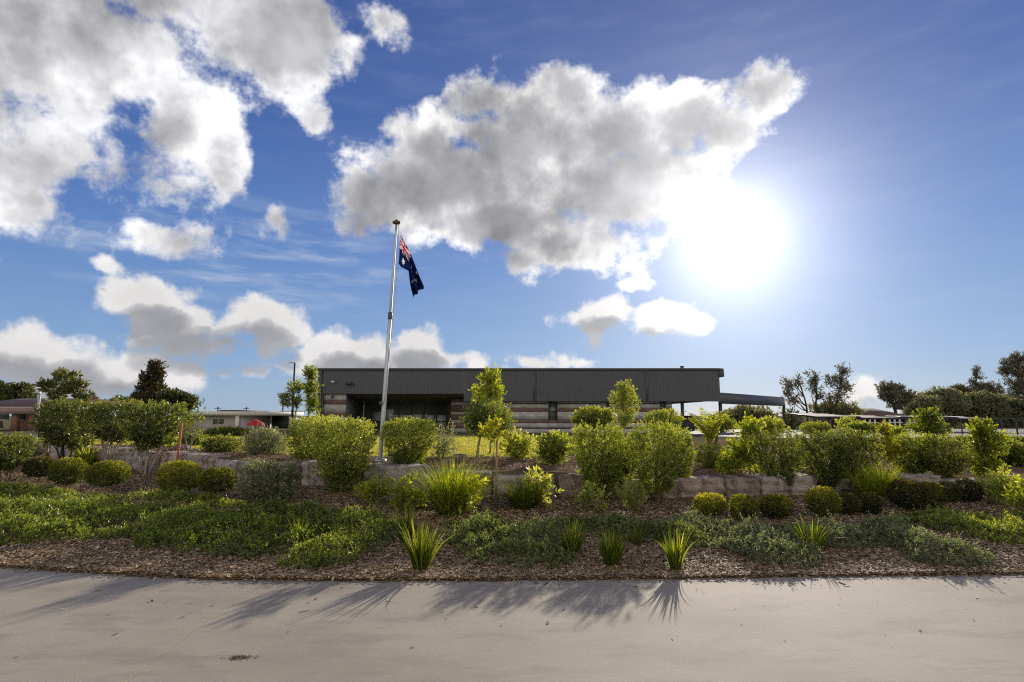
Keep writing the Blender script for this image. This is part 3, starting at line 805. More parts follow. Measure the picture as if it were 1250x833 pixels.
MB().box(x2 - .35, x2 - .02, dC + 8.02, dC + 8.3, g, zr0 - .002).build('column', M['creamroof'], cr)
settle(cr, (x0, dC, g))
# red market umbrella beside it
dU = 56.0; ux_ = XX(313, dU); g = Hf(ux_, dU)
um = thing('market_umbrella', 'red canvas market umbrella open beside the cream pavilion', 'umbrella', (ux_, dU, g))
zt, ze = ZZ(511.5, dU) - g, ZZ(517.5, dU) - g; ru = .85
v = [(0, 0, zt)] + [(ru * cos(k*pi/4), ru * sin(k*pi/4), ze) for k in range(8)] + [(ru * cos(k*pi/4), ru * sin(k*pi/4), ze - .16) for k in range(8)]
MB().add(v, [[0, 1 + k, 1 + (k+1) % 8] for k in range(8)] + [[1+k, 9+k, 9+(k+1) % 8, 1+(k+1) % 8] for k in range(8)]).build('canopy', M['redcloth'], um)
MB().tube([(0, 0, 0), (0, 0, zt - .02)], .03).build('pole', M['darksteel'], um)
# far grey-roofed shed
dS = 85.0; g = -1.0
sh = thing('storage_shed', 'small far shed with grey skillion roof between the pavilion and hall', 'shed')
x0, x1 = XX(322, dS), XX(354, dS)
MB().box(x0 + .4, x1 - .3, dS + .3, dS + 6, g, ZZ(511, dS)).build('wall', M['cream'], sh)
a, b = ZZ(511, dS), ZZ(505.5, dS)
MB().add([(x0, dS, a), (x1, dS, a), (x1, dS + 6.3, b + .3), (x0, dS + 6.3, b + .3), (x0, dS, a + .18), (x1, dS, a + .18), (x1, dS + 6.3, b + .5), (x0, dS + 6.3, b + .5)],
         [[0,3,2,1],[4,5,6,7],[0,1,5,4],[1,2,6,5],[2,3,7,6],[3,0,4,7]]).build('roof', M['cladding'], sh)
MB().box(XX(341, dS), XX(346, dS), dS + .22, dS + .29, g, ZZ(515, dS)).build('door', M['whitemetal'], sh)
settle(sh, (x0, dS, g))

# ---- tiled house on the far left
dH = 48.0; g = Hf(-40, 48) - .1
ho = thing('house', 'low house with brown tiled roof, dusty pink verandah fascia and brick posts', 'house')
x0, x1, xm = XX(-40, dH), XX(66, dH), XX(135, dH + 8)
zf1, zf0 = ZZ(497.5, dH), ZZ(505.3, dH)
MB().box(x0, x1, dH, dH + .2, zf0, zf1).build('verandah_fascia', M['pinkfascia'], ho)
MB().prism([(x0, dH + .21), (x1, dH + .21), (x1, dH + 5), (x0, dH + 5)], zf1 - .12, zf1 + .04).build('verandah_roof', M['whitemetal'], ho)
for px in (36.5, 15, 58):
    x = XX(px, dH); MB().box(x - .22, x + .22, dH + .25, dH + .65, g, zf0 - .002).build('post', M['redbrick'], ho)
MB().box(x0, XX(120, dH + 5), dH + 5.05, dH + 5.4, g, zf1 + .1).build('wall', M['redbrick'], ho)
for px in (5, 24, 48):
    x = XX(px, dH + 5); w_ = MB().box(x - .5, x + .5, dH + 4.98, dH + 5.045, g + 1.0, g + 2.0).build('window', M['glass'], ho)
    MB().box(x - .56, x + .56, dH + 4.94, dH + 5.04, g + .93, g + .998).build('sill', M['creamroof'], w_)
ze, zr = ZZ(497, dH + 5), ZZ(486.5, dH + 9)
xe0, xe1 = XX(-60, dH + 5), XX(124, dH + 5)
v = [(xe0, dH + 4.6, ze), (xe1, dH + 4.6, ze), (xe1, dH + 13.5, ze), (xe0, dH + 13.5, ze), (xe0 + 3, dH + 9, zr), (xe1 - 3.5, dH + 9, zr)]
rf_ = MB().add(v, [[0, 1, 5, 4], [1, 2, 5], [2, 3, 4, 5], [3, 0, 4], [3, 2, 1, 0]]).build('roof', M['tile'], ho)
cx_ = XX(117, dH + 9); MB().box(cx_ - .25, cx_ + .25, dH + 8.6, dH + 9.1, ze + .2, ZZ(484.5, dH + 9)).build('chimney', M['redbrick'], rf_)
settle(ho, (x0, dH, g))

# ---- hipped house beyond the shade sails on the right
dB = 74.0; g = Hf(40, 74) - .2
hb = thing('house', 'wide house with dark hipped roof and white verandah posts beyond the car park', 'house')
x0, x1 = XX(1040, dB), XX(1122, dB)
ze, zr = ZZ(510.5, dB), ZZ(498.6, dB + 5)
v = [(x0, dB, ze), (x1, dB, ze), (x1, dB + 12, ze), (x0, dB + 12, ze), (x0 + 1.2, dB + 5, zr), (x1 - 2.8, dB + 5, zr)]
MB().add(v, [[0, 1, 5, 4], [1, 2, 5], [2, 3, 4, 5], [3, 0, 4], [3, 2, 1, 0]]).build('roof', M['tile'], hb)
MB().box(x0 + .4, x1 - .4, dB + 2, dB + 11.5, g, ze - .02).build('wall', M['darkband'], hb)
for k in range(13):
    x = x0 + .5 + (x1 - x0 - 1.0) * k / 12
    MB().box(x - .09, x + .09, dB + .3, dB + .48, g, ze - .003).build('post', M['whitemetal'], hb)
rl = MB().box(x0 + .5, x1 - .5, dB + .2, dB + .28, g + .9, g + 1.0); rl.build('verandah_rail', M['whitemetal'], hb)
settle(hb, (x0, dB, g))

# ---- shade structures over the car park
def shade(px0, px1, pyt, pyb, d, posts, label, dep=5.0):
    x0, x1 = XX(px0, d), XX(px1, d); zt, zb = ZZ(pyt, d), ZZ(pyb, d); g = Hf((x0+x1)/2, d)
    t = thing('shade_structure', label, 'shade structure', group='cantilevered shade structures over the car park')
    MB().add([(x0, d + .05, zb + .07), (x1, d + .05, zb + .07), (x1 - .4, d + dep, zt + .05), (x0 + .8, d + dep, zt + .05)], [[0, 1, 2, 3]]).build('shade_cloth', M['shadecloth'], t)
    MB().tube([(x0, d, zb + .03), (x1, d, zb + .03)], .075, 6).tube([(x0 + .8, d + dep, zt), (x1 - .4, d + dep, zt)], .075, 6).tube([(x0, d, zb + .03), (x0 + .8, d + dep, zt)], .075, 6).tube([(x1, d, zb + .03), (x1 - .4, d + dep, zt)], .075, 6).build('frame', M['darksteel'], t)
    for pa, pb in posts:
        MB().tube([(XX(pa, d), d + .2, g - .1), (XX(pb, d), d + .2, zb + .06)], .13, 7).build('post', M['darksteel'], t)
    settle(t, ((x0+x1)/2, d, g))
shade(995, 1049, 504.8, 510.0, 44, [(1013, 1013.5), (1047, 1047.5)], 'shade structure nearest the gum trees, its beige cloth roof tilted', 6)
shade(1053, 1106, 507.5, 511.5, 44, [(1075, 1075), (1105, 1105.5)], 'shade structure before the hipped roofed house, second from the gum trees', 6)
shade(1118, 1168, 508.5, 510.5, 46, [(1158, 1161), (1141, 1141)], 'shade structure behind the green sapling, between house and tall trees', 5)
shade(1177, 1218, 509, 512.5, 44, [(1212.5, 1217.5)], 'shade structure at the car park corner with one thick leaning post', 5)
# fence round the car park
fe = thing('mesh_fence', 'dark mesh fence along the pale car park behind the flowering shrubs', 'fence')
dF = 36.0; xs_ = [XX(p, dF) for p in (1148, 1172, 1196, 1221, 1239, 1262, 1290)]
fm = MB()
for i, x in enumerate(xs_):
    g = Hf(x, dF); MB().tube([(x, dF, g - .1), (x - .04, dF, g + 1.05)], .04, 6).build('post', M['darksteel'], fe)
g = Hf(xs_[0], dF)
fm.tube([(xs_[0], dF, g + 1.02), (xs_[-1], dF, g + 1.02)], .022, 5).tube([(xs_[0], dF, g + .12), (xs_[-1], dF, g + .12)], .022, 5)
for x in np.arange(xs_[0] + .11, xs_[-1], .11): fm.tube([(x, dF, g + .13), (x, dF, g + 1.01)], .007, 3, cap=False)
fm.build('mesh_panel', M['darksteel'], fe)
settle(fe, (xs_[0], dF, g))
# low kerb wall of the ramp at the right
kw = MB(); 
for (a, b, d, py0, py1) in ((1216, 1300, 22, 540.5, 543.5), (1224, 1300, 13.5, 571, 575)):
    MBk = MB().box(XX(a, d), XX(b, d), d, d + .25, Hf(XX(b, d), d) - .1, ZZ(py0, d))
    o = MBk.build('kerb_wall', M['carpark'])
    tag(o, 'pale concrete kerb wall behind the dark leafy shrub at the garden end' if d < 20 else 'pale concrete kerb wall nearer the mesh fence, past the garden', 'kerb wall')

# ---- lamp posts and poles
def lamp(px_, pyt, d, mat, label, arm, r=.06, pxb=None):
    x = XX(px_, d, pyt); g = Hf(x, d); zt = ZZ(pyt, d)
    t = thing('street_lamp', label, 'street lamp', (x, d, g))
    b_ = 0 if pxb is None else XX(pxb, d, 535) - x
    MB().tube([(b_, 0, -.05), (b_ * .5, 0, (zt - g) * .5), (0, 0, zt - g)], [r, r * .9, r * .7], 8).build('pole', M[mat], t)
    MB().box(min(0, arm), max(0, arm), -.08, .08, zt - g + .003, zt - g + .05).build('lamp_head', M[mat], t)
    MB().tube([(b_, 0, -.05), (b_, 0, .06)], r * 1.9, 8).build('base_plate', M[mat], t)
lamp(48.5, 480.5, 26, 'greypost', 'pale grey lamp post in front of the tiled house', -.26, .07)
lamp(360, 443.5, 50, 'darksteel', 'tall dark lamp post beside the left end of the hall', -.5, .11)
for (px, pyt, d, lab) in ((345.2, 489, 95, 'thin far utility pole nearest the dark lamp post'), (300.8, 497, 110, 'thin far utility pole behind the red umbrella'), (266, 496.5, 100, 'short far utility pole with crossbar above the pavilion roof'), (108, 481.5, 70, 'thin pole rising above the tiled house roof')):
    x = XX(px, d); g = Hf(x, d); zt = ZZ(pyt, d)
    t = thing('utility_pole', lab, 'utility pole', (x, d, g))
    MB().tube([(0, 0, 0), (0, 0, zt - g)], [.13, .10], 6).build('pole', M['darkbark'], t)
    MB().box(-.6, .6, -.14, -.05, zt - g - .35, zt - g - .25).build('crossarm', M['darkbark'], t)

# ---- flagpole and flag
dP = 12.0
fx0 = XX(464, dP, 560); g = Hf(fx0, dP); tp = at(484, 274, dP)
bx, bz = fx0, g; tx, tz = float(tp[0]), float(tp[2])
fp = thing('flagpole', 'tall pale metal flagpole with bronze cap standing behind the stone wall', 'flagpole', (bx, dP, g))
L_ = (tx - bx, tz - g)
def onpole(u): return (L_[0] * u, 0.0, L_[1] * u)
MB().tube([onpole(u) for u in (0, .02, .3, .6, .601, .95, 1)], [.050, .048, .044, .038, .033, .026, .025], 14).build('shaft', M['steel'], fp, smooth=True)
MB().tube([onpole(u) for u in (.585, .59, .612, .617)], [.041, .046, .046, .036], 14).build('collar', M['trim'], fp, smooth=True)
MB().tube([(0, 0, -.03), (0, 0, .05), (0.001, 0, .06)], [.13, .13, .07], 14).build('base_plate', M['steel'], fp)
prof = [(0, .03), (.005, .055), (.02, .085), (.045, .092), (.065, .075), (.075, .035), (.09, .032), (.105, .018), (.112, .004)]
MB().tube([(L_[0], 0, L_[1] + a) for a, _ in prof], [b for _, b in prof], 16).build('finial', M['bronze'], fp, smooth=True)
MB().tube([(L_[0] + .055, -.02, L_[1] - .0), (L_[0] + .06, -.03, L_[1] - .9), (L_[0] * .45 + .05, -.03, L_[1] * .45), (.06, -.06, 1.2)], .007, 5).build('halyard', M['rope'], fp)
MB().box(-.03, .03, -.11, -.062, 1.16, 1.24).build('cleat', M['trim'], fp)
# cloth: the top edge runs down from the hoist, the fly hangs in folds
topc = [(489.5, 284.5), (492, 292), (497, 301), (502.5, 311.5), (508, 325), (513.5, 339), (519, 352)]
botc = [(487.0, 322.5), (490, 327), (495.5, 330.5), (501, 334), (502.5, 343), (504.5, 355), (508, 366.5)]
ns, nt = 180, 90
S_ = np.linspace(0, 1, ns); Tt = np.linspace(0, 1, nt)
from mathutils import Vector
def spl(pts, s):
    u = np.linspace(0, 1, len(pts)); p = np.array(pts)
    base = np.stack([np.interp(s, u, p[:, 0]), np.interp(s, u, p[:, 1])], 1)
    k = np.ones(9) / 9
    for c in range(2):
        pad = np.concatenate([2*base[0, c] - base[4:0:-1, c], base[:, c], 2*base[-1, c] - base[-2:-6:-1, c]]); base[:, c] = np.convolve(pad, k, 'valid')
    return base
A_, B_ = spl(topc, S_), spl(botc, S_)
P_ = A_[:, None] * (1 - Tt)[None, :, None] + B_[:, None] * Tt[None, :, None]
fold = .085 * np.sin(2*pi*(Tt[None] * 1.6 + .15 * S_[:, None])) * (.15 + S_[:, None]) + .05 * np.sin(2*pi*(Tt[None]*3.1 + S_[:, None])) * S_[:, None]
# a ragged lower fly corner where two folds meet
V_ = np.zeros((ns, nt, 3))
for i in range(ns):
    for j in range(nt):
        p = at(P_[i, j, 0], P_[i, j, 1] + 2.2*np.sin(7*Tt[j]) * max(0, S_[i] - .85) / .15, dP - .02)
        V_[i, j] = (p[0], dP - .06 + fold[i, j] - .22 * S_[i], p[2])
def star(x, y, cx0, cy0, r, n, inner=.444):
    dx, dy = x - cx0, y - cy0; rr_ = np.hypot(dx, dy); a = np.arctan2(dx, -dy)
    w_ = 2*pi / n; a = np.abs((a + w_/2) % w_ - w_/2)
    # straight edge from the tip (r,0) to the notch (inner r, half angle)
    tx_, ty_ = r, 0.0; qx, qy = r*inner*cos(w_/2), r*inner*sin(w_/2)
    px_, py_ = rr_ * np.cos(a), rr_ * np.sin(a)
    return ((qx - tx_) * (py_ - ty_) - (qy - ty_) * (px_ - tx_)) >= 0
fxg, fyg = np.meshgrid(S_ * 2, Tt, indexing='ij')
blue, white, red = np.array([.008, .015, .075]), np.array([.78, .78, .80]), np.array([.55, .015, .03])
colr = np.broadcast_to(blue, (ns, nt, 3)).copy()
can = (fxg < 1.0) & (fyg < .5)
def dl(x, y, x0, y0, x1, y1): return ((x1-x0)*(y-y0) - (y1-y0)*(x-x0)) / np.hypot(x1-x0, y1-y0)
e1, e2 = dl(fxg, fyg, 0, 0, 1, .5), dl(fxg, fyg, 0, .5, 1, 0)
colr[can & ((np.abs(e1) < .05) | (np.abs(e2) < .05))] = white
lf = fxg < .5
colr[can & (((e1 > 0) & (e1 < .033) & lf) | ((e1 < 0) & (e1 > -.033) & ~lf) | ((e2 > 0) & (e2 < .033) & lf) | ((e2 < 0) & (e2 > -.033) & ~lf))] = red
colr[can & ((np.abs(fxg - .5) < .083) | (np.abs(fyg - .25) < .083))] = white
colr[can & ((np.abs(fxg - .5) < .05) | (np.abs(fyg - .25) < .05))] = red
for (cx0, cy0, r, n_) in ((.5, .75, .15, 7), (1.5, .8333, .0714, 7), (1.25, .4375, .0714, 7), (1.5, .1667, .0714, 7), (1.7222, .3694, .0714, 7), (1.6, .5417, .0417, 5)):
    colr[star(fxg, fyg, cx0, cy0, r, n_, .444 if n_ == 7 else .382)] = white
i = np.arange(ns - 1)[:, None] * nt + np.arange(nt - 1)[None]
ff = np.stack([i, i + 1, i + nt + 1, i + nt], -1).reshape(-1, 4)
fo = (float(V_[0, 0, 0]), dP, float(V_[0, -1, 2]))
fl = MB().add((V_ - np.array(fo)).reshape(-1, 3), ff).build('flag', M['flag'], loc=fo, smooth=True)
ca = fl.data.color_attributes.new('paint', 'FLOAT_COLOR', 'POINT')
ca.data.foreach_set('color', np.concatenate([colr.reshape(-1, 3), np.ones((ns*nt, 1))], 1).astype(np.float32).reshape(-1))
tag(fl, 'dark blue flag with red and white crosses and white stars drooping from the flagpole', 'flag')

# ---- plant stakes
def stake(px, pyt, pyb, d, mat, label, half=.022, lean=0.0):
    x = XX(px, d, pyb); g = Hf(x, d) if d else 0; zt = ZZ(pyt, d)
    tag(MB().add([(-half, -half, -.08), (half, -half, -.08), (half, half, -.08), (-half, half, -.08),
              (-half + lean, -half, zt - g - .01), (half + lean, -half, zt - g), (half + lean, half, zt - g - .005), (-half + lean, half, zt - g)],
             [[0,3,2,1],[4,5,6,7],[0,1,5,4],[1,2,6,5],[2,3,7,6],[3,0,4,7]]).build('garden_stake', M[mat], loc=(x, d, g)), label, 'garden stake', 'timber stakes in the garden')
stake(56, 519, 560, 16.4, 'stakewood', 'pale timber stake beside the left clipped tree with dark foliage', .032)
stake(215, 516, 572, 13.2, 'stakered', 'reddish timber stake between the clipped trees and the pavilion', .020, .05)
sx_, sy_ = land(605.5, 611)
stake(605.5, 531, 611, sy_, 'stakewood', 'slender pale timber stake holding the yellow leaved sapling', .016, .012)

# ---- loose boulders on the raised bed
def boulder(px, py, d, w, h, mat, label, seed):
    import bmesh
    x = XX(px, d, py); g = Hf(x, d)
    me = bpy.data.meshes.new('boulder'); bm = bmesh.new(); bmesh.ops.create_icosphere(bm, subdivisions=4, radius=1)
    r_ = np.random.default_rng(seed); pl = [(lambda n_: n_ / np.linalg.norm(n_))(r_.normal(size=3)) for _ in range(9)]
    for v_ in bm.verts:
        p = np.array(v_.co)
        for n_ in pl:
            dd = p @ n_ - .68
            if dd > 0: p = p - n_ * dd * .9
        p = p * (1 + .04 * sin(7*p[0] + 5*p[1] + seed) + .025 * sin(13*p[2] + 9*p[0]))
        v_.co = (p[0] * w * .62, p[1] * w * .5, p[2] * h * .75 + h * .3)
    bm.to_mesh(me); bm.free()
    at2 = me.attributes.new('v', 'FLOAT', 'POINT'); at2.data.foreach_set('value', np.full(len(me.vertices), r_.uniform(.0, .2), np.float32))
    me.materials.append(M[mat]); o = bpy.data.objects.new('boulder', me); COL.objects.link(o); o.location = (x, d, g)
    tag(o, label, 'boulder', 'boulders on the raised bed')
boulder(561, 560, 12.2, .30, .19, 'stone', 'dark angular boulder on the raised bed between grey bush and sapling', 4)
boulder(548, 562, 11.6, .20, .12, 'stone', 'small flat boulder beside the dark angular one', 9)
boulder(224, 553, 15.6, .50, .12, 'stone', 'flat pale boulder on the bed behind the reddish stake', 12)
boulder(97, 548, 17.5, .35, .22, 'stone', 'rounded boulder under the clipped trees near the pale stake', 17)

# ---- litter on the concrete
lx0, ly0 = ground_hit(292, 803)
lm = MB(); rq = np.random.default_rng(8)
for k in range(150):
    a, b = rq.normal(0, .035), rq.normal(0, .012); s = rq.uniform(.002, .009)
    th_ = rq.uniform(0, pi); q = np.array([[-1, -.6, 0], [1, -.5, 0], [.7, .6, .4], [-.8, .5, .2]]) * s
    c_, s_ = cos(th_), sin(th_); q = np.stack([q[:, 0]*c_ - q[:, 1]*s_, q[:, 0]*s_ + q[:, 1]*c_, q[:, 2]], 1)
    lm.add(q + np.array([a + (.05 if k % 4 == 0 else 0), b, .003 + rq.uniform(0, .010) * exp(-(a/.03)**2)]), [[0, 1, 2, 3]], rq.random())
tag(lm.build('leaf_litter', M['litter'], loc=(lx0, ly0, 0)), 'small scatter of brown crumbled leaf litter on the concrete path', 'leaf litter', kind='stuff')
src = None
for k, (px, py, s, rz) in enumerate([(503, 791, .018, .4), (141, 775, .02, 1.2), (545, 756, .014, 2), (612, 764, .013, .9), (669, 761, .028, 1.5), (688, 745, .022, .8), (1189, 758, .014, .2), (958, 783, .012, 1.9), (20, 803, .014, .5), (352, 772, .012, 2.4), (1080, 775, .010, 1.1), (233, 737, .012, .3), (905, 763, .010, 2.9)]):
    x, y = ground_hit(px, py)
    if src is None:
        v = [(-1, 0, .1), (-.45, -.34, .25), (.2, -.36, .05), (1.1, 0, .3), (.3, .33, .1), (-.4, .36, .3), (0, 0, 0), (1.6, .1, .35)]
        src = MB().add(np.array(v), [[0, 1, 6], [1, 2, 6], [2, 3, 6], [3, 4, 6], [4, 5, 6], [5, 0, 6], [3, 7, 4]]).build('dry_leaf', M['dryleaf'])
        o = src
    else:
        o = src.copy(); COL.objects.link(o)
    o.location = (x, y, .0025); o.scale = (s, s, s * .8); o.rotation_euler = (0, 0, rz)
    tag(o, 'tiny dry fallen leaf lying on the bare concrete path', 'leaf', 'dry leaves fallen on the path')
# ---------------------------------------------------------------- plants
def unit(a): return a / (np.linalg.norm(a, axis=-1, keepdims=True) + 1e-9)
def add_leaves(mb, P, D, L, Wd, val, fold=.25, g=rng):
    """one small folded blade per leaf"""
    n = len(P); D = unit(D); Rn = g.normal(size=(n, 3)); Rn[:, 2] += .4
    S = unit(np.cross(D, Rn)); Nn = np.cross(S, D)
    L = np.broadcast_to(L, (n,))[:, None]; Wd = np.broadcast_to(Wd, (n,))[:, None]
    mid = P + D * L * .45 + Nn * L * .06
    V = np.stack([P, mid + S * Wd * .5 - Nn * Wd * fold * .5, P + D * L, mid - S * Wd * .5 - Nn * Wd * fold * .5], 1).reshape(-1, 3)
    mb.add(V, np.arange(n * 4).reshape(-1, 4), np.repeat(np.clip(val, 0, 1), 4))

def lumps(dirs, seed, freq=3.0, k=9):
    g = np.random.default_rng(seed); s = 0
    for i in range(k):
        f = g.normal(size=3) * freq * g.uniform(.5, 1.6); s = s + np.cos(dirs @ f + g.uniform(0, 6.28))
    return s / sqrt(k / 2) * .7

def crown(mb, c, r, p=2.4, dens=420, per=12, L=.045, Wd=.016, twig=.09, lump=.10, freq=3.5, rough=.05, up=.35, taper=1.0, seed=0, vb=0.0, inner=.27, shell=.20, gaps=0.0, stray=.03, tip=.25, toplit=.10):
    """foliage over a rounded (p=2) to clipped, boxy (p=5) volume: twigs in a shell, each with its own leaves"""
    g = np.random.default_rng(seed + 100); c = np.asarray(c, float); r = np.asarray(r, float)
    area = 4*pi * (((r[0]*r[1])**1.6 + (r[0]*r[2])**1.6 + (r[1]*r[2])**1.6) / 3) ** (1/1.6)
    n = max(20, int(area * dens * (1 + .1 * (p - 2))))
    d = unit(g.normal(size=(n, 3)))
    if p > 3:            # clipped square: spread evenly over the flat faces, corners included
        q = g.uniform(-1, 1, (n, 3)); ax = g.choice(3, n, p=np.array([r[1]*r[2], r[0]*r[2], r[0]*r[1]]) / (r[1]*r[2] + r[0]*r[2] + r[0]*r[1])); q[np.arange(n), ax] = g.choice([-1, 1], n); d = unit(q)
    sc = (np.abs(d) ** p).sum(1) ** (-1 / p)
    lm = lumps(d, seed, freq); R_ = sc * (1 + lump * lm)
    if gaps > 0:
        keep = lumps(d, seed + 7, freq * 1.6) > -1.2 + gaps * 1.6; d, R_, lm = d[keep], R_[keep], lm[keep]; n = len(d)
    depth = np.abs(g.normal(0, shell, n)); inn = g.random(n) < inner; depth[inn] = g.uniform(.05, .75, inn.sum())
    rad = R_ * (1 - np.minimum(depth, .9)) * (1 + rough * g.normal(size=n) * .5)
    st = g.random(n) < stray; rad[st] *= 1 + g.uniform(.02, .14, st.sum())
    P = d * rad[:, None]
    if taper != 1.0:
        zz = (P[:, 2] + 1) / 2; k = taper + (1 - taper) * sm(zz * 1.5); P[:, :2] *= k[:, None]
    P = c + P * r
    nrm = unit(d / r); T = unit(nrm * .8 + np.array([0, 0, up * 1.6]) + g.normal(0, .38, (n, 3)))
    tl = twig * g.uniform(.6, 1.35, n)
    s = (np.arange(per) + .5) / per
    B = P[:, None] - T[:, None] * tl[:, None, None] * (.75 - s[None, :, None])
    Dl = T[:, None] * (.55 + .5 * s[None, :, None]) + unit(g.normal(size=(n, per, 3))) * .8
    lv = L * g.uniform(.6, 1.25, (n, per))
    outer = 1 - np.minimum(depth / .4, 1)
    val = .30 + vb + .16 * g.normal(size=(n, per)) + tip * (s[None] - .4) * outer[:, None] + .12 * outer[:, None] + .10 * lm[:, None] + toplit * nrm[:, 2:3]  # upward-facing leaves are lightened: backlight put into the leaf colour
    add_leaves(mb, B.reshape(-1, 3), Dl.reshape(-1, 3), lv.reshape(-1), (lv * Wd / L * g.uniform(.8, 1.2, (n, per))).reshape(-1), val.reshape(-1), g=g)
    return mb

def limb(mb, a, b, r0, r1, seed=0, bend=.12, n=7, sides=6):
    g = np.random.default_rng(seed); a, b = np.asarray(a, float), np.asarray(b, float)
    t = np.linspace(0, 1, n)[:, None]; ln = np.linalg.norm(b - a)
    off = g.normal(0, bend * ln, 3); off2 = g.normal(0, bend * ln * .5, 3)
    pts = a + (b - a) * t + off * (np.sin(pi * t)) + off2 * np.sin(2*pi*t)
    mb.tube(pts, (r0 + (r1 - r0) * t[:, 0]), sides); return pts

def stems(mb, c, r, k, rad, seed, spread=.55, basew=.12):
    g = np.random.default_rng(seed)
    for i in range(k):
        a = 2*pi * (i + g.uniform(-.3, .3)) / k
        b = (c[0] + cos(a) * r[0] * spread * g.uniform(.5, 1), c[1] + sin(a) * r[1] * spread * g.uniform(.5, 1), c[2] + r[2] * g.uniform(-.25, .5))
        pts = limb(mb, (cos(a) * basew * r[0] * g.uniform(.2, 1), sin(a) * basew * r[1], -.04), b, rad * g.uniform(.7, 1.1), rad * .35, seed * 31 + i, .07)
        for q in range(2):
            m_ = pts[3 + q]; limb(mb, m_, m_ + np.array([g.normal(0, .35) * r[0], g.normal(0, .35) * r[1], g.uniform(.25, .6) * r[2]]), rad * .45, rad * .2, seed * 77 + i * 3 + q, .08, 4, 5)

def blades(mb, n, h, w, spread, lean=.5, curve=.8, seed=0, base=.05, vb=0.0, seg=5, c=(0, 0, 0)):
    """strap leaves rising from one crown and arching outward"""
    g = np.random.default_rng(seed); dry = g.random(n) < .07; brk = g.random(n) < .14; a = g.uniform(0, 2*pi, n); rb = base * np.sqrt(g.random(n))
    hh = h * g.uniform(.5, 1.08, n); ln = np.abs(g.normal(lean, lean * .45, n)); cv = curve * g.uniform(.3, 1.5, n); cv = np.where(brk | dry, cv * 2.4, cv); hh = np.where(dry, hh * .75, hh)
    t = np.linspace(0, 1, seg + 1)
    th0 = ln[:, None] * .45 + (cv * ln)[:, None] * t[None] ** 1.6     # angle from vertical
    ds = hh[:, None] / seg
    x = np.concatenate([np.zeros((n, 1)), np.cumsum(np.sin(th0[:, :-1]) * ds, 1)], 1); z = np.concatenate([np.zeros((n, 1)), np.cumsum(np.cos(th0[:, :-1]) * ds, 1)], 1)
    x = x * spread
    ca, sa = np.cos(a), np.sin(a)
    px = c[0] + (rb * ca)[:, None] + x * ca[:, None]; py = c[1] + (rb * sa)[:, None] + x * sa[:, None]; pz = c[2] + z
    tw = a + pi/2 + g.normal(0, .5, n)
    wd = w * g.uniform(.6, 1.2, n)[:, None] * np.array([.7, 1, 1, .85, .55, .05])[None] * .5 if seg == 5 else None
    SX, SY = np.cos(tw)[:, None] * wd, np.sin(tw)[:, None] * wd
    A = np.stack([px - SX, py - SY, pz], -1); B = np.stack([px + SX, py + SY, pz], -1)
    V = np.stack([A, B], 2).reshape(n, -1, 3)
    k = np.arange(seg)[None] * 2 + np.arange(n)[:, None] * (2 * seg + 2)
    F_ = np.stack([k, k + 1, k + 3, k + 2], -1).reshape(-1, 4)
    val = (.42 + vb + .2 * g.normal(size=n))[:, None] + .22 * (np.repeat(t, 2) - .5)[None]
    val = np.clip(val, .2, 1); val[dry] = g.uniform(0, .08, (dry.sum(), 1))
    mb.add(V.reshape(-1, 3), F_, np.clip(val, 0, 1).reshape(-1))

def place(px, pyb=None, d=None):
    """foot of a plant: seen at a pixel on the ground, or at a known depth"""
    if d is None: x, y = land(px, pyb)
    else: x, y = XX(px, d, 540), d
    return x, y, Hf(x, y)
def span(px0, px1, pyt, pyb, x, y, g):
    """crown half-sizes and centre (local) from its outline"""
    x0, x1 = XX(px0, y, (pyt+pyb)/2), XX(px1, y, (pyt+pyb)/2); z1, z0 = ZZ(pyt, y), ZZ(pyb, y)
    return ((x0+x1)/2 - x, 0, (z0+z1)/2 - g), ((x1-x0)*.53, (x1-x0)*.53, (z1-z0)*.52)

_seed = [0]
def shrub(name, label, cat, group, px, box, pyb=None, d=None, mat='lilly', bark='bark', stem_n=5, stem_r=.022, deep=1.0, extra=None, partname='foliage', fit=.485, **kw):
    _seed[0] += 1; sd = _seed[0] * 13
    x, y, g = place(px, pyb, d); c, r = span(*box, x, y, g); r = (r[0] * fit / .53, r[1] * deep * fit / .53, r[2] * (fit + .02) / .53)
    t = thing(name, label, cat, (x, y, g), 0, group)
    gj = np.random.default_rng(sd + 3)
    if name != 'topiary_ball':
        js = gj.uniform(.8, 1.15); kw['L'] = kw['L'] * js; kw['Wd'] = kw['Wd'] * js * gj.uniform(.85, 1.2); kw['dens'] = kw['dens'] / js ** 1.6
        kw['lump'] = kw['lump'] + gj.uniform(0, .05); kw['vb'] = kw.get('vb', 0) + gj.uniform(-.05, .09); kw['gaps'] = kw.get('gaps', 0) + gj.uniform(0, .12)
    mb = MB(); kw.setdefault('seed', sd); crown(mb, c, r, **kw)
    for e in (extra or []):
        b, ek = e; c2, r2 = span(*b, x, y, g); c2 = (c2[0], ek.pop('dy', 0), c2[2]); k2 = dict(kw); k2.update(ek); k2['seed'] = sd + 5; crown(mb, c2, r2, **k2)
    mb.build(partname, M[mat], t)
    if stem_n:
        sb = MB(); stems(sb, c, r, stem_n, stem_r, sd); sb.build('stem', M[bark], t)
    return t

G_CL = 'large clipped shrubs along the stone wall'
BIG = dict(p=4.2, dens=520, per=12, L=.041, Wd=.0135, twig=.08, lump=.045, taper=.55, stray=.07)
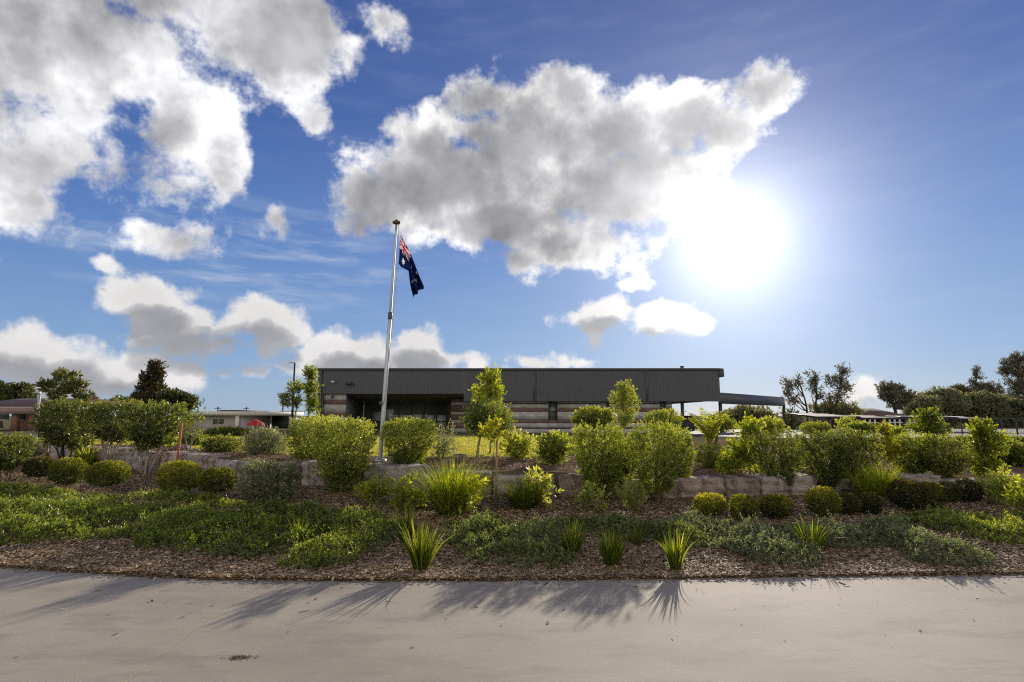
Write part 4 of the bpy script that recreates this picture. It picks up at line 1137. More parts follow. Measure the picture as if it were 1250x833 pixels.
# --- left: clipped multi-stemmed trees
TR = dict(p=4.2, dens=250, per=12, L=.06, Wd=.022, twig=.11, lump=.09, gaps=.12, taper=.66, stray=.05, mat='lillydark', bark='palebark', stem_n=6, stem_r=.035)
shrub('clipped_tree', 'dark clipped multi stemmed tree beside the pale timber stake', 'tree', 'clipped trees on the left', 86, (50, 119, 489, 546), d=15.8, partname='crown', **{**TR, 'bark': 'darkbark'})
shrub('clipped_tree', 'clipped multi stemmed tree between the dark one and the reddish stake one', 'tree', 'clipped trees on the left', 136, (113, 168, 490, 541), d=15.2, partname='crown', **TR)
shrub('clipped_tree', 'clipped tree with pale forked stems next to the reddish stake', 'tree', 'clipped trees on the left', 182, (154, 222, 489, 548), d=13.9, partname='crown', **TR)
shrub('shrub', 'dark clipped shrub at the far left end of the garden', 'shrub', None, 8, (-32, 34, 530, 574), d=12.2, mat='lillydark', **{**BIG, 'p': 4})
shrub('shrub', 'pale silvery shrub low between the dark shrub and clipped tree', 'shrub', None, 37, (24, 48, 540, 566), d=15.0, mat='grey', p=2.2, dens=260, L=.05, Wd=.016, lump=.2, stem_n=3, stem_r=.012)
shrub('sapling', 'thin sparse sapling with pale stem right of the reddish stake', 'tree', None, 232, (219, 248, 497, 530), d=15.0, mat='lilly', partname='crown', p=2, dens=110, per=7, L=.08, Wd=.034, twig=.14, lump=.3, gaps=.45, inner=.5, bark='palebark', stem_n=4, stem_r=.02)
shrub('shrub', 'loose olive shrub behind the thin sapling and stake', 'shrub', None, 236, (218, 252, 524, 554), d=17.5, mat='lilly', p=2.2, dens=240, L=.06, Wd=.02, lump=.22, stem_n=4)
shrub('shrub', 'dark rounded ball shrub on the raised bed before the pavilion', 'shrub', None, 269, (249, 291, 532, 557), d=14.6, mat='lillydark', p=2.5, dens=380, L=.05, Wd=.016, lump=.06, stem_n=4)
shrub('shrub', 'loose grey green shrub on the raised bed under the red umbrella', 'shrub', None, 322, (295, 351, 521, 559), d=13.8, mat='grey', p=2.3, dens=330, L=.06, Wd=.015, twig=.13, lump=.18, rough=.1, stray=.1, stem_n=5)
shrub('shrub', 'low dark strip of shrub on the lawn edge before the pavilion wall', 'shrub', None, 275, (254, 298, 523, 534), d=30, mat='lillydark', p=3, dens=120, L=.12, Wd=.04, twig=.2, lump=.12, stem_n=0)
# --- big shrubs left of the flagpole
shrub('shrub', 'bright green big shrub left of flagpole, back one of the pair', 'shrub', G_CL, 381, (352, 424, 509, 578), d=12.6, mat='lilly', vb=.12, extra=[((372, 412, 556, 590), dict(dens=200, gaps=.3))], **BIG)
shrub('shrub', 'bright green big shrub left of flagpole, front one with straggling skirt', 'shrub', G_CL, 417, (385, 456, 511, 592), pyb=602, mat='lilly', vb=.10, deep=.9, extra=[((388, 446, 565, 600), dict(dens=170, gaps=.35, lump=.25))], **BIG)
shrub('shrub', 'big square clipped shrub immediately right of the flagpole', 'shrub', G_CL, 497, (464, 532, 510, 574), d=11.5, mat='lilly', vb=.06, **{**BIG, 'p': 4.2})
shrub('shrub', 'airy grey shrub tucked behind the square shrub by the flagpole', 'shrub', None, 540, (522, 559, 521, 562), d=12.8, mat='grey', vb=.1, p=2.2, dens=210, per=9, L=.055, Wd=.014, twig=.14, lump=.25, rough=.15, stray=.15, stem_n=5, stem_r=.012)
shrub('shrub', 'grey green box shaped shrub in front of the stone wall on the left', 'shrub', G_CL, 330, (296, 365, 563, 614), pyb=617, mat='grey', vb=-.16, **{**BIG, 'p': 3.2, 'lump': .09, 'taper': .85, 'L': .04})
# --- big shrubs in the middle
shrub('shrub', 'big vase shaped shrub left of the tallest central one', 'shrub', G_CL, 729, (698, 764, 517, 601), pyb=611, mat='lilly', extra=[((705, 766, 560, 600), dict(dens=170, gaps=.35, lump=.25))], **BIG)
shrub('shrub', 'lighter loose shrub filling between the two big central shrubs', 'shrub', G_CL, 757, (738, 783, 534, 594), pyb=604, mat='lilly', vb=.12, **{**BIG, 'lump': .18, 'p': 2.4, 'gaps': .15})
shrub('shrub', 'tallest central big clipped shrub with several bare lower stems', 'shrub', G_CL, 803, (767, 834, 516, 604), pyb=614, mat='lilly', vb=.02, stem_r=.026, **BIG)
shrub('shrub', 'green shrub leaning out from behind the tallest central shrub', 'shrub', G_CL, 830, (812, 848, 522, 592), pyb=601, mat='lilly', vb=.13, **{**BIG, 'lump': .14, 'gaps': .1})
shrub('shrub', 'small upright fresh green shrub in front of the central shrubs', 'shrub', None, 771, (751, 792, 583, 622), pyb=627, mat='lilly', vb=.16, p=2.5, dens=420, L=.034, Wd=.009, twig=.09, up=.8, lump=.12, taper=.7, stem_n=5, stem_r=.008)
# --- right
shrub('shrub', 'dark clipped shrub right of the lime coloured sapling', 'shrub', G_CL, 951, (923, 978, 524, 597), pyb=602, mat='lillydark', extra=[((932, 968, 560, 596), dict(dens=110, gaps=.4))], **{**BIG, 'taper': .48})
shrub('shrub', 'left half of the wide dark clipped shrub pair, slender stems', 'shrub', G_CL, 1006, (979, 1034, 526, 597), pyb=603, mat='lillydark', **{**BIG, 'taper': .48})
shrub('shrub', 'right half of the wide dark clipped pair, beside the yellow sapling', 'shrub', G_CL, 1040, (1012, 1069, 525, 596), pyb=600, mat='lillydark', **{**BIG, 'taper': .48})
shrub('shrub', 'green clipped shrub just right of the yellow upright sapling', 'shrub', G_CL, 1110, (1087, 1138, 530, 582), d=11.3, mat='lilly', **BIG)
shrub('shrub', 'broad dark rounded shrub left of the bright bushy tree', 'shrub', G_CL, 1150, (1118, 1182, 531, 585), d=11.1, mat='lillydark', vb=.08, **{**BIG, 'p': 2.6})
shrub('shrub', 'pale green loose shrub glimpsed between dark shrubs above the wall', 'shrub', None, 981, (958, 1002, 540, 584), d=12.3, mat='lime', vb=-.25, p=2.2, dens=200, L=.06, Wd=.02, lump=.2, stem_n=4)
shrub('shrub', 'grey green shrub beneath the bright arching fronds', 'shrub', None, 866, (845, 887, 541, 580), d=11.6, mat='lilly', vb=-.04, p=2.4, dens=380, L=.045, Wd=.014, lump=.12, stem_n=4)
# --- domes behind
DM = dict(p=2.2, dens=230, per=12, L=.07, Wd=.022, twig=.12, lump=.06, inner=.3, stem_n=4, stem_r=.03)
GD = 'domed shrubs on the lawn behind'
for (px, b, d, mt, lab) in ((724, (697, 752, 497, 526), 17, 'lilly', 'domed clipped shrub before the banded wall, left of the cone shaped tree'), (810, (786, 833, 500, 527), 17, 'lilly', 'domed clipped shrub before the banded wall, right of the cone shaped tree'), (872, (849, 895, 505, 530), 18, 'lilly', 'domed clipped shrub beneath the covered walkway roof, behind the fronds'),
    (997, (979, 1014, 515, 532), 20, 'lilly', 'domed dark shrub beneath the gum trees'), (1050, (1033, 1068, 516, 532), 20, 'lilly', 'domed dark shrub between the first two shade structures'), (1091, (1077, 1105, 521, 534), 20, 'lilly', 'domed dark shrub in front of the white verandah posts'),
    (1173, (1162, 1186, 532, 545), 16, 'lillydark', 'small domed dark shrub left of the bushy bright tree')):
    shrub('domed_shrub', lab, 'shrub', GD, px, b, d=d, mat=mt, **DM)
shrub('hedge', 'low dark hedge beyond the bushy tree beside the kerb wall', 'hedge', None, 1240, (1214, 1300, 534, 543), d=20, mat='lillydark', p=5, dens=170, L=.07, Wd=.022, lump=.05, stem_n=0, deep=.25)
shrub('shrub', 'light green leafy shrub below the covered walkway post', 'shrub', None, 935, (914, 960, 510, 534), d=19, mat='lilly', vb=.25, p=2.2, dens=180, L=.08, Wd=.03, lump=.25, stem_n=4)
shrub('shrub', 'light green spindly shrub before the first shade structure', 'shrub', None, 1036, (1024, 1050, 508, 528), d=24, mat='lilly', vb=.25, p=2, dens=90, L=.10, Wd=.04, twig=.2, lump=.3, gaps=.3, stem_n=3)
# --- clipped balls
BALL = dict(p=2.4, dens=1500, per=12, L=.027, Wd=.009, twig=.032, lump=.05, up=.25, inner=.25, shell=.12, rough=.03, stray=.03, tip=.35, toplit=.22, stem_n=3, stem_r=.012)  # tops yellowed in the leaf colour, standing in for light from behind
GB = 'clipped ball topiaries in the front bed'
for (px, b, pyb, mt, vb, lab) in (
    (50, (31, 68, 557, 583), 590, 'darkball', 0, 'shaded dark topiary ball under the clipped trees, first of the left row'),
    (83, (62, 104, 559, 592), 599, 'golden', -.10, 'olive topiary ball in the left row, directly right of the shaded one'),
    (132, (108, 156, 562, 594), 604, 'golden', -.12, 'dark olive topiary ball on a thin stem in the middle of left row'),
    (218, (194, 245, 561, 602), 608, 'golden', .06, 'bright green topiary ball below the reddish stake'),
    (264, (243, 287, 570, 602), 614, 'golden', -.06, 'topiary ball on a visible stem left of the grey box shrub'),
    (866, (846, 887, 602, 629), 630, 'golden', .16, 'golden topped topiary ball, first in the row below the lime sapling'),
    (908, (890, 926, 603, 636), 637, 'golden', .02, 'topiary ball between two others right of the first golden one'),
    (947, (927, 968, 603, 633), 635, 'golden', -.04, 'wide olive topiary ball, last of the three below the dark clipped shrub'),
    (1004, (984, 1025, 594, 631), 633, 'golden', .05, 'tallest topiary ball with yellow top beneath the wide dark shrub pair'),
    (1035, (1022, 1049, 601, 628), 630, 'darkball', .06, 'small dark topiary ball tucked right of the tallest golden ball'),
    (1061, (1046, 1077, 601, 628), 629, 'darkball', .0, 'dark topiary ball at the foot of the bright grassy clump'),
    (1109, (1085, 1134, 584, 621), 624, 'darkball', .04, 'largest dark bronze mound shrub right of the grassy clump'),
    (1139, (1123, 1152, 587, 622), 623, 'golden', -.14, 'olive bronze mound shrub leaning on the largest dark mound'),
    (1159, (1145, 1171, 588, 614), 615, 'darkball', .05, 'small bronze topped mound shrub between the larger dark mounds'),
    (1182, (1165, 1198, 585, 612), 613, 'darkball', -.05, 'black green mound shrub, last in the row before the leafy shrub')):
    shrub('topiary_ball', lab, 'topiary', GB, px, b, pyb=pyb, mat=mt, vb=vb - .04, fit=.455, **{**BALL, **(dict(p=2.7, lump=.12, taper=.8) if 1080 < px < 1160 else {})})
# --- leafy shrubs with larger leaves
LF = dict(p=2.0, dens=120, per=8, L=.085, Wd=.036, twig=.13, lump=.28, rough=.12, stray=.12, gaps=.2, inner=.5, up=.4, stem_n=5, stem_r=.012)
for (nm, lab, px, b, kw, mt, ex) in (
    ('leafy_shrub', 'low spreading lime leaved shrub before the wall below the flagpole', 456, (432, 484, 583, 613), dict(pyb=618), 'lime', dict(vb=.0)),
    ('leafy_shrub', 'lime leaved shrub growing against the tall bright grass clump', 502, (474, 530, 586, 622), dict(pyb=625), 'lime', dict(vb=.0)),
    ('leafy_shrub', 'yellowish leafy shrub leaning at the right of the bright grass clump', 566, (540, 586, 580, 624), dict(pyb=630), 'lime', dict(vb=.05, dens=150)),
    ('leafy_shrub', 'rounded glossy leaved shrub behind the wall, nearest the sapling stake', 632, (611, 652, 527, 560), dict(d=12.6), 'lilly', dict(vb=.32, dens=170)),
    ('leafy_shrub', 'dark spreading leafy shrub behind the wall left of the central shrubs', 676, (651, 700, 527, 568), dict(d=11.6), 'lilly', dict(vb=.10, dens=230, taper=.6)),
    ('leafy_shrub', 'light leafy shrub rising from the dark arching grass tuft by the wall', 657, (634, 677, 574, 612), dict(pyb=618), 'lilly', dict(vb=.30, dens=150)),
    ('leafy_shrub', 'yellow leaved low shrub at the foot of the lime sapling', 894, (876, 912, 553, 584), dict(d=10.8), 'lime', dict(vb=.1)),
    ('leafy_shrub', 'straggling low leafy shrub under the left central vase shaped shrub', 716, (700, 742, 588, 624), dict(pyb=626), 'lilly', dict(vb=.28, dens=80)),
    ('leafy_shrub', 'broad leafy shrub on the front bed below the bright bushy tree', 1216, (1196, 1242, 577, 613), dict(pyb=618), 'lilly', dict(vb=.28, dens=150)),
    ('leafy_shrub', 'dark leafy shrub on the raised bed at the right edge of garden', 1237, (1218, 1258, 534, 574), dict(d=12.6), 'lilly', dict(vb=.05, dens=220)),
    ('leafy_shrub', 'bright leafy shrub at the very right front of the garden', 1252, (1236, 1282, 586, 632), dict(pyb=636), 'lime', dict(vb=-.12)),
    ('leafy_shrub', 'sunny yellow green shrub behind the broad dark rounded shrub', 1206, (1180, 1232, 545, 580), dict(d=13.2), 'lime', dict(vb=-.2, dens=140))):
    shrub(nm, lab, 'shrub', 'broad leaved shrubs', px, b, mat=mt, **kw, **{**LF, **ex})
# --- saplings and young trees
YT = dict(p=1.8, dens=110, per=9, L=.085, Wd=.034, twig=.15, lump=.28, rough=.1, gaps=.2, inner=.55, stray=.1, up=.3)
def young_tree(label, px, boxes, pyb=None, d=None, mat='lime', bark='palebark', tr=.02, group='young trees in the garden', cat='tree', name='young_tree', fork=None, **kw):
    _seed[0] += 1; sd = _seed[0] * 17
    x, y, g = place(px, pyb, d); t = thing(name, label, cat, (x, y, g), 0, group)
    mb, tb = MB(), MB(); k = {**YT, **kw}; topz = 0; cs = []
    for i, b in enumerate(boxes):
        c, r = span(*b, x, y, g); crown(mb, c, r, **{**k, 'seed': sd + i}); cs.append((c, r)); topz = max(topz, c[2] + r[2] * .8)
    top = max(cs, key=lambda q: q[0][2]); f0 = (fork or .3) * topz
    trunk = limb(tb, (0, 0, -.05), (top[0][0], 0, topz), tr, tr * .25, sd, .02, 9)
    gg = np.random.default_rng(sd)
    for c, r in cs:
        for q in range(5):
            z0 = max(f0, c[2] - r[2] * gg.uniform(.2, 1.0)); z0 = min(z0, topz * .85); u = z0 / topz; a = gg.uniform(0, 2*pi)
            s0 = trunk[min(8, int(u * 8))]
            limb(tb, s0, (c[0] + cos(a) * r[0] * .75, sin(a) * r[1] * .75, max(z0 + .1 * r[2], c[2] + r[2] * gg.uniform(-.5, .5))), tr * .45, tr * .15, sd + q, .08, 5, 5)
    mb.build('crown', M[mat], t); tb.build('trunk', M[bark], t)
    return t
young_tree('tall pale leaved sapling with pyramid crown before the hall, behind the round crowned tree', 598, [(584, 613, 449, 472), (579, 619, 464, 494)], d=13.5, mat='lime', vb=.06, tr=.024, L=.08, Wd=.030, twig=.14, dens=125, gaps=.14)
young_tree('round crowned young tree on a forked grey trunk behind the wall', 582, [(566, 626, 491, 534)], d=12.6, mat='lilly', vb=-.06, tr=.035, p=2.4, dens=480, per=12, L=.045, Wd=.014, twig=.1, lump=.1, gaps=0, fork=.25, bark='palebark')
young_tree('small sapling with bright yellow leaves tied to the slender stake', 599, [(593, 616, 506, 522), (585, 618, 515, 535)], pyb=613, mat='yellow', tr=.010, L=.065, Wd=.030, dens=80, gaps=.5, bark='darkbark', vb=.05)
young_tree('cone shaped young tree standing before the banded wall', 762, [(752, 773, 462, 490), (745, 779, 474, 502), (748, 777, 495, 524)], d=21, mat='lilly', vb=.20, tr=.05, L=.10, Wd=.028, twig=.2, dens=85, gaps=.22, lump=.22)
young_tree('lime leaved slender sapling at the end of the arching fronds', 914, [(900, 928, 509, 535), (886, 932, 526, 580)], d=11.0, mat='lime', tr=.013, vb=.10, L=.075, Wd=.036, dens=140)
young_tree('yellow leaved upright sapling above the bright grassy clump', 1079, [(1070, 1086, 514, 534), (1066, 1097, 526, 566)], d=11.2, mat='yellow', tr=.013, vb=-.05, L=.07, Wd=.034, dens=150)
young_tree('soft green sapling behind the clipped shrubs near the shade structures', 1132, [(1118, 1146, 500, 516), (1113, 1152, 510, 534)], d=15, mat='lime', vb=-.30, tr=.03, L=.10, Wd=.035, dens=110)
young_tree('bright bushy tree with sunlit leaves at the right end of garden', 1202, [(1186, 1212, 512, 535), (1182, 1224, 526, 560), (1188, 1220, 555, 582)], d=11, mat='lime', vb=-.12, tr=.018, L=.085, Wd=.04, dens=150)
young_tree('leafy sapling with two pale stems at the left corner of hall', 379, [(371, 388, 448, 466), (372, 389, 462, 488), (374, 390, 480, 506)], d=30, mat='lime', vb=-.15, tr=.06, L=.17, Wd=.06, twig=.3, dens=45, bark='palebark')
young_tree('thin airy gum sapling between the lamp post and hall', 358, [(341, 358, 474, 498), (352, 372, 462, 482), (354, 368, 480, 500)], d=36, mat='lilly', vb=.1, tr=.06, L=.18, Wd=.06, twig=.35, dens=28, gaps=.4, bark='palebark')
# --- arching fronds
x, y, g = place(866, d=13.0); t = thing('frond_plant', 'bright yellow green fern like plant with arching fronds above grey shrub', 'fern', (x, y, g))
fb_, gg = MB(), np.random.default_rng(5); sf_ = MB()
for k in range(30):
    a = gg.uniform(0, 2*pi); Lf = gg.uniform(.6, 1.0); ln = gg.uniform(.6, 1.3); u = np.linspace(0, 1, 16)
    thv = .25 + ln * u ** 1.3; z0 = .34 + gg.uniform(-.1, .08)
    xs = np.cumsum(np.sin(thv)) * Lf / 16; zs = z0 + np.cumsum(np.cos(thv)) * Lf / 16
    sp_ = np.stack([xs * cos(a), xs * sin(a), zs], 1); sf_.tube(sp_, .004, 4)
    for s_ in (-1, 1):
        D_ = np.stack([-sin(a) * s_ + 0*u + cos(a) * .6, cos(a) * s_ + 0*u + sin(a) * .6, .25 + 0*u], 1)
        add_leaves(fb_, sp_, D_, .13 * np.sin(pi * (u * .85 + .12)) + .02, .034, .6 + .2 * gg.normal(size=16), g=gg)
fb_.build('frond', M['lime'], t); sf_.tube([(0, 0, -.05), (0, 0, .45)], [.07, .05], 8); sf_.build('stem', M['bark'], t)
# --- strap-leaved tufts
GT = 'strap leaved tufts near the path'
def tuft(label, px, pyb, pyt, wpx, n, mat='strap', d=None, group=GT, w=.016, lean=.50, curve=1.0, vb=0.0, name='grass_tuft', basek=.16):
    _seed[0] += 1
    x, y, g = place(px, pyb, d); h = (ZZ(pyt, y) - g) * 1.10; wd = wpx / FPX * y * 1.1; n = int(n * 1.5); w = w * 1.1
    mb = MB(); ln = lean
    blades(mb, n, h, w, max(.3, wd / 2 / (h * .42)), ln, curve, _seed[0] * 7, base=wd * basek, vb=vb)
    return tag(mb.build(name, M[mat], loc=(x, y, g)), label, 'grass tuft', group)
tuft('largest bright strappy tuft at the path edge below the flagpole', 514, 696, 640, 50, 95, vb=.06)
tuft('upright strappy tuft just behind the largest tuft', 494, 664, 620, 32, 60, vb=-.05)
tuft('bright strappy tuft left of the dark ground cover gap, middle of the path front', 699, 677, 636, 38, 75, vb=.10)
tuft('fine olive grassy tuft between two bright strappy ones near the path', 747, 692, 648, 38, 130, vb=-.12, w=.010)
tuft('narrow bright strappy tuft nearest the path edge on the right half', 825, 698, 647, 34, 55, vb=.12)
tuft('thin wispy tuft poking from ground cover behind the fine olive tuft', 778, 668, 636, 26, 30, vb=-.08, w=.010)
tuft('small strappy tuft growing in the left ground cover', 366, 664, 632, 28, 26, vb=.05)
tuft('bright strappy tuft in the grey green ground cover below the tallest ball', 991, 671, 634, 52, 60, vb=.10)
tuft('tiny green tuft in the grey green ground cover by the path', 902, 664, 650, 12, 20, vb=.05)
tuft('tall bright grass clump in front of the stone wall right of the flagpole', 550, 628, 564, 84, 820, 'limestrap', w=.009, lean=.60, curve=1.3, vb=.05, group='large grass clumps')
tuft('dark arching grass clump under the light leafy shrub by the wall', 640, 622, 583, 60, 330, 'strap', w=.010, lean=.62, curve=1.4, vb=-.16, group='large grass clumps')
tuft('glowing yellow green grass clump beneath the yellow upright sapling', 1078, 607, 566, 44, 420, 'limestrap', w=.010, lean=.5, curve=1.2, vb=.25, group='large grass clumps')
tuft('green arching grass clump left of the glowing yellow green clump', 1058, 612, 572, 44, 260, 'limestrap', w=.009, lean=.55, curve=1.3, vb=-.1, group='large grass clumps')
tuft('bright strappy clump between the two left clipped trees', 110, 560, 541, 32, 200, 'limestrap', d=15.9, w=.016, lean=.7, curve=1.6, vb=.1, group='large grass clumps')
tuft('sparse green tuft at the right front among ground cover', 1238, 640, 622, 30, 40, vb=.0)
# --- far trees
def big_tree(label, px, blobs, d, mat='fartree', bark='darkbark', tr=.3, group=None, name='tree', L=.35, Wd=.14, dens=10, per=8, twig=.6, gaps=.1, lump=.25, p=2.0, trunks=1, **kw):
    _seed[0] += 1; sd = _seed[0] * 19
    x, y = XX(px, d, 510), d; g = Hf(x, d); t = thing(name, label, 'tree', (x, y, g), 0, group)
    mb, tb = MB(), MB(); gg = np.random.default_rng(sd); tops = []
    for i, b in enumerate(blobs):
        c, r = span(*b, x, y, g); c = (c[0], gg.uniform(-.35, .35) * r[0], c[2])
        crown(mb, c, r, p=p, dens=dens, per=per, L=L, Wd=Wd, twig=twig, lump=lump, gaps=gaps, rough=.12, stray=.1, seed=sd + i, **kw); tops.append((c, r))
    for j in range(trunks):
        mine = tops[j::trunks]; mine = sorted(mine, key=lambda q: -q[0][2])
        c, r = mine[0]; bx_ = (j - (trunks - 1) / 2) * tr * 4 + c[0] * .35 * (trunks > 1)
        pts = limb(tb, (bx_, 0, -.2), (c[0], c[1], c[2] + r[2] * .4), tr, tr * .3, sd + j, .035, 10, 7)
        for q, (c2, r2) in enumerate(mine):
            k = int(np.clip(np.argmin(np.abs(pts[:, 2] - (c2[2] - r2[2] - abs(c2[0] - pts[5, 0]) * .5))), 2, 8))
            for e_ in range(3):
                limb(tb, pts[k], (c2[0] + gg.normal(0, .35) * r2[0], c2[1] + gg.normal(0, .35) * r2[1], c2[2] + gg.uniform(-.3, .4) * r2[2]), tr * .42, tr * .12, sd + q * 5 + e_, .07, 6, 5)
    mb.build('crown', M[mat], t); tb.build('trunk', M[bark], t)
    return t
GL, GR_ = 'trees beyond the garden on the left', 'trees beyond the car park on the right'
big_tree('dark rounded tree behind the tiled house, outermost on the left', 4, [(-14, 22, 472, 500), (-8, 14, 468, 484)], 90, 'tree', group=GL, dens=14, L=.45, Wd=.2)
big_tree('dark rounded tree behind the tiled house, next to the lamp post', 27, [(14, 40, 471, 500), (20, 34, 467, 482)], 88, 'tree', group=GL, dens=14, L=.45, Wd=.2)
big_tree('open branched light green tree rising over the clipped trees', 76, [(66, 88, 453, 466), (50, 68, 464, 478), (82, 103, 464, 479), (58, 76, 476, 489), (92, 110, 478, 490), (72, 90, 468, 478)], 40, 'tree', group=GL, dens=13, L=.34, Wd=.14, twig=.4, gaps=.2, tr=.14, bark='palebark', vb=.22)
big_tree('tall bronze green conical tree with tapering crown', 183, [(182, 198, 440, 456), (176, 200, 450, 470), (170, 200, 464, 484), (165, 200, 476, 494)], 80, 'reddish', group=GL, dens=13, L=.4, Wd=.16, gaps=.12, tr=.35)
big_tree('dense dark round tree right of the tall conical tree', 216, [(198, 229, 477, 494), (203, 236, 482, 502)], 72, 'tree', group=GL, dens=20, L=.35, Wd=.16, gaps=0, lump=.1, vb=-.12)
big_tree('low spreading tree far behind the clipped trees left of the conical one', 153, [(139, 168, 485, 500)], 95, 'tree', group=GL, dens=14, L=.4, Wd=.18)
GUM = dict(mat='gum', bark='darkbark', dens=7, L=.36, Wd=.11, twig=.8, gaps=.42, lump=.4, tr=.14)
GG = 'tall thin gum trees near the walkway'
big_tree('leftmost thin gum tree leaning at the end of covered walkway', 985, [(953, 968, 472, 486), (957, 972, 462, 478), (968, 982, 458, 474), (960, 975, 480, 496)], 62, group=GG, **GUM)
big_tree('gum tree with narrow upright crown between its two neighbours', 996, [(988, 1002, 452, 470), (986, 999, 462, 480), (990, 1006, 474, 490)], 66, group=GG, **GUM)
big_tree('tallest gum tree with ragged wide crown right of the walkway', 1009, [(1022, 1036, 445, 460), (1006, 1022, 458, 474), (1024, 1040, 464, 480), (1014, 1034, 474, 490), (1006, 1020, 480, 494), (1018, 1032, 454, 468)], 64, group=GG, **GUM)
big_tree('low round dark tree beneath the gum trees', 1020, [(995, 1030, 491, 512), (1015, 1050, 493, 514)], 68, 'fartree', group=GR_, dens=14, gaps=0)
big_tree('low round tree seen under the covered walkway roof', 925, [(882, 930, 497, 520), (905, 945, 498, 520)], 66, 'fartree', group=GR_, dens=14, gaps=0)
big_tree('scraggly dark tree by the last walkway post', 966, [(955, 976, 500, 522), (962, 984, 507, 524)], 58, 'fartree', group=GR_, dens=10, gaps=.3)
big_tree('open crowned tree standing alone over the hipped roof', 1095, [(1077, 1102, 467, 480), (1073, 1094, 476, 490), (1096, 1114, 477, 492), (1086, 1104, 484, 500)], 88, 'gum', group=GR_, dens=10, L=.42, Wd=.16, gaps=.3, tr=.3)
big_tree('pale olive tree at the left end of the dense tree belt', 1126, [(1108, 1142, 488, 520), (1118, 1150, 482, 506)], 92, 'fartree', group=GR_, dens=13, vb=.15, L=.45, Wd=.18)
for (px, b, lab, vb) in ((1158, [(1126, 1180, 479, 522), (1140, 1172, 476, 496)], 'broad olive domed tree, first of the dense belt behind car park', .05),
    (1196, [(1170, 1222, 482, 524), (1180, 1214, 478, 500)], 'broad dark domed tree in the middle of the dense belt', -.05),
    (1236, [(1208, 1262, 486, 524), (1222, 1268, 484, 506)], 'shadowy broad tree in the belt beneath the tall hoop pine', -.12), (1290, [(1255, 1320, 478, 526)], 'olive tree at the far right end of the dense belt', .05)):
    big_tree(lab, px, b, 96, 'fartree', group=GR_, dens=16, gaps=0, vb=vb, L=.42, Wd=.18)
big_tree('dark ragged tree top showing above the belt left of the pine', 1168, [(1160, 1178, 470, 486), (1172, 1188, 474, 488)], 110, 'gum', group=GR_, dens=12, L=.45, Wd=.16)
big_tree('dark ragged tree top between the small pine and the tall hoop pine', 1212, [(1200, 1222, 468, 488), (1194, 1210, 474, 490)], 110, 'gum', group=GR_, dens=12, L=.45, Wd=.16)
big_tree('small conical pine with a pointed top above the dense belt', 1192, [(1189, 1196, 446, 455), (1187, 1194, 453, 461), (1192, 1200, 456, 464), (1184, 1193, 462, 470), (1191, 1202, 466, 474), (1182, 1194, 471, 480), (1190, 1203, 476, 486)], 112, 'gum', group=GR_, name='pine_tree', dens=9, L=.34, Wd=.12, twig=.5, gaps=.3, lump=.4, tr=.22)
big_tree('tall dark hoop pine with rounded tufted crown at the right edge', 1241, [(1222, 1236, 437, 449), (1231, 1250, 431, 444), (1246, 1264, 436, 450), (1219, 1232, 448, 458), (1226, 1242, 445, 460), (1240, 1258, 448, 463), (1228, 1246, 460, 476), (1242, 1266, 462, 478), (1232, 1256, 474, 492)], 100, 'gum', group=GR_, name='pine_tree', dens=8, L=.4, Wd=.14, twig=.6, gaps=.4, lump=.35, tr=.3)
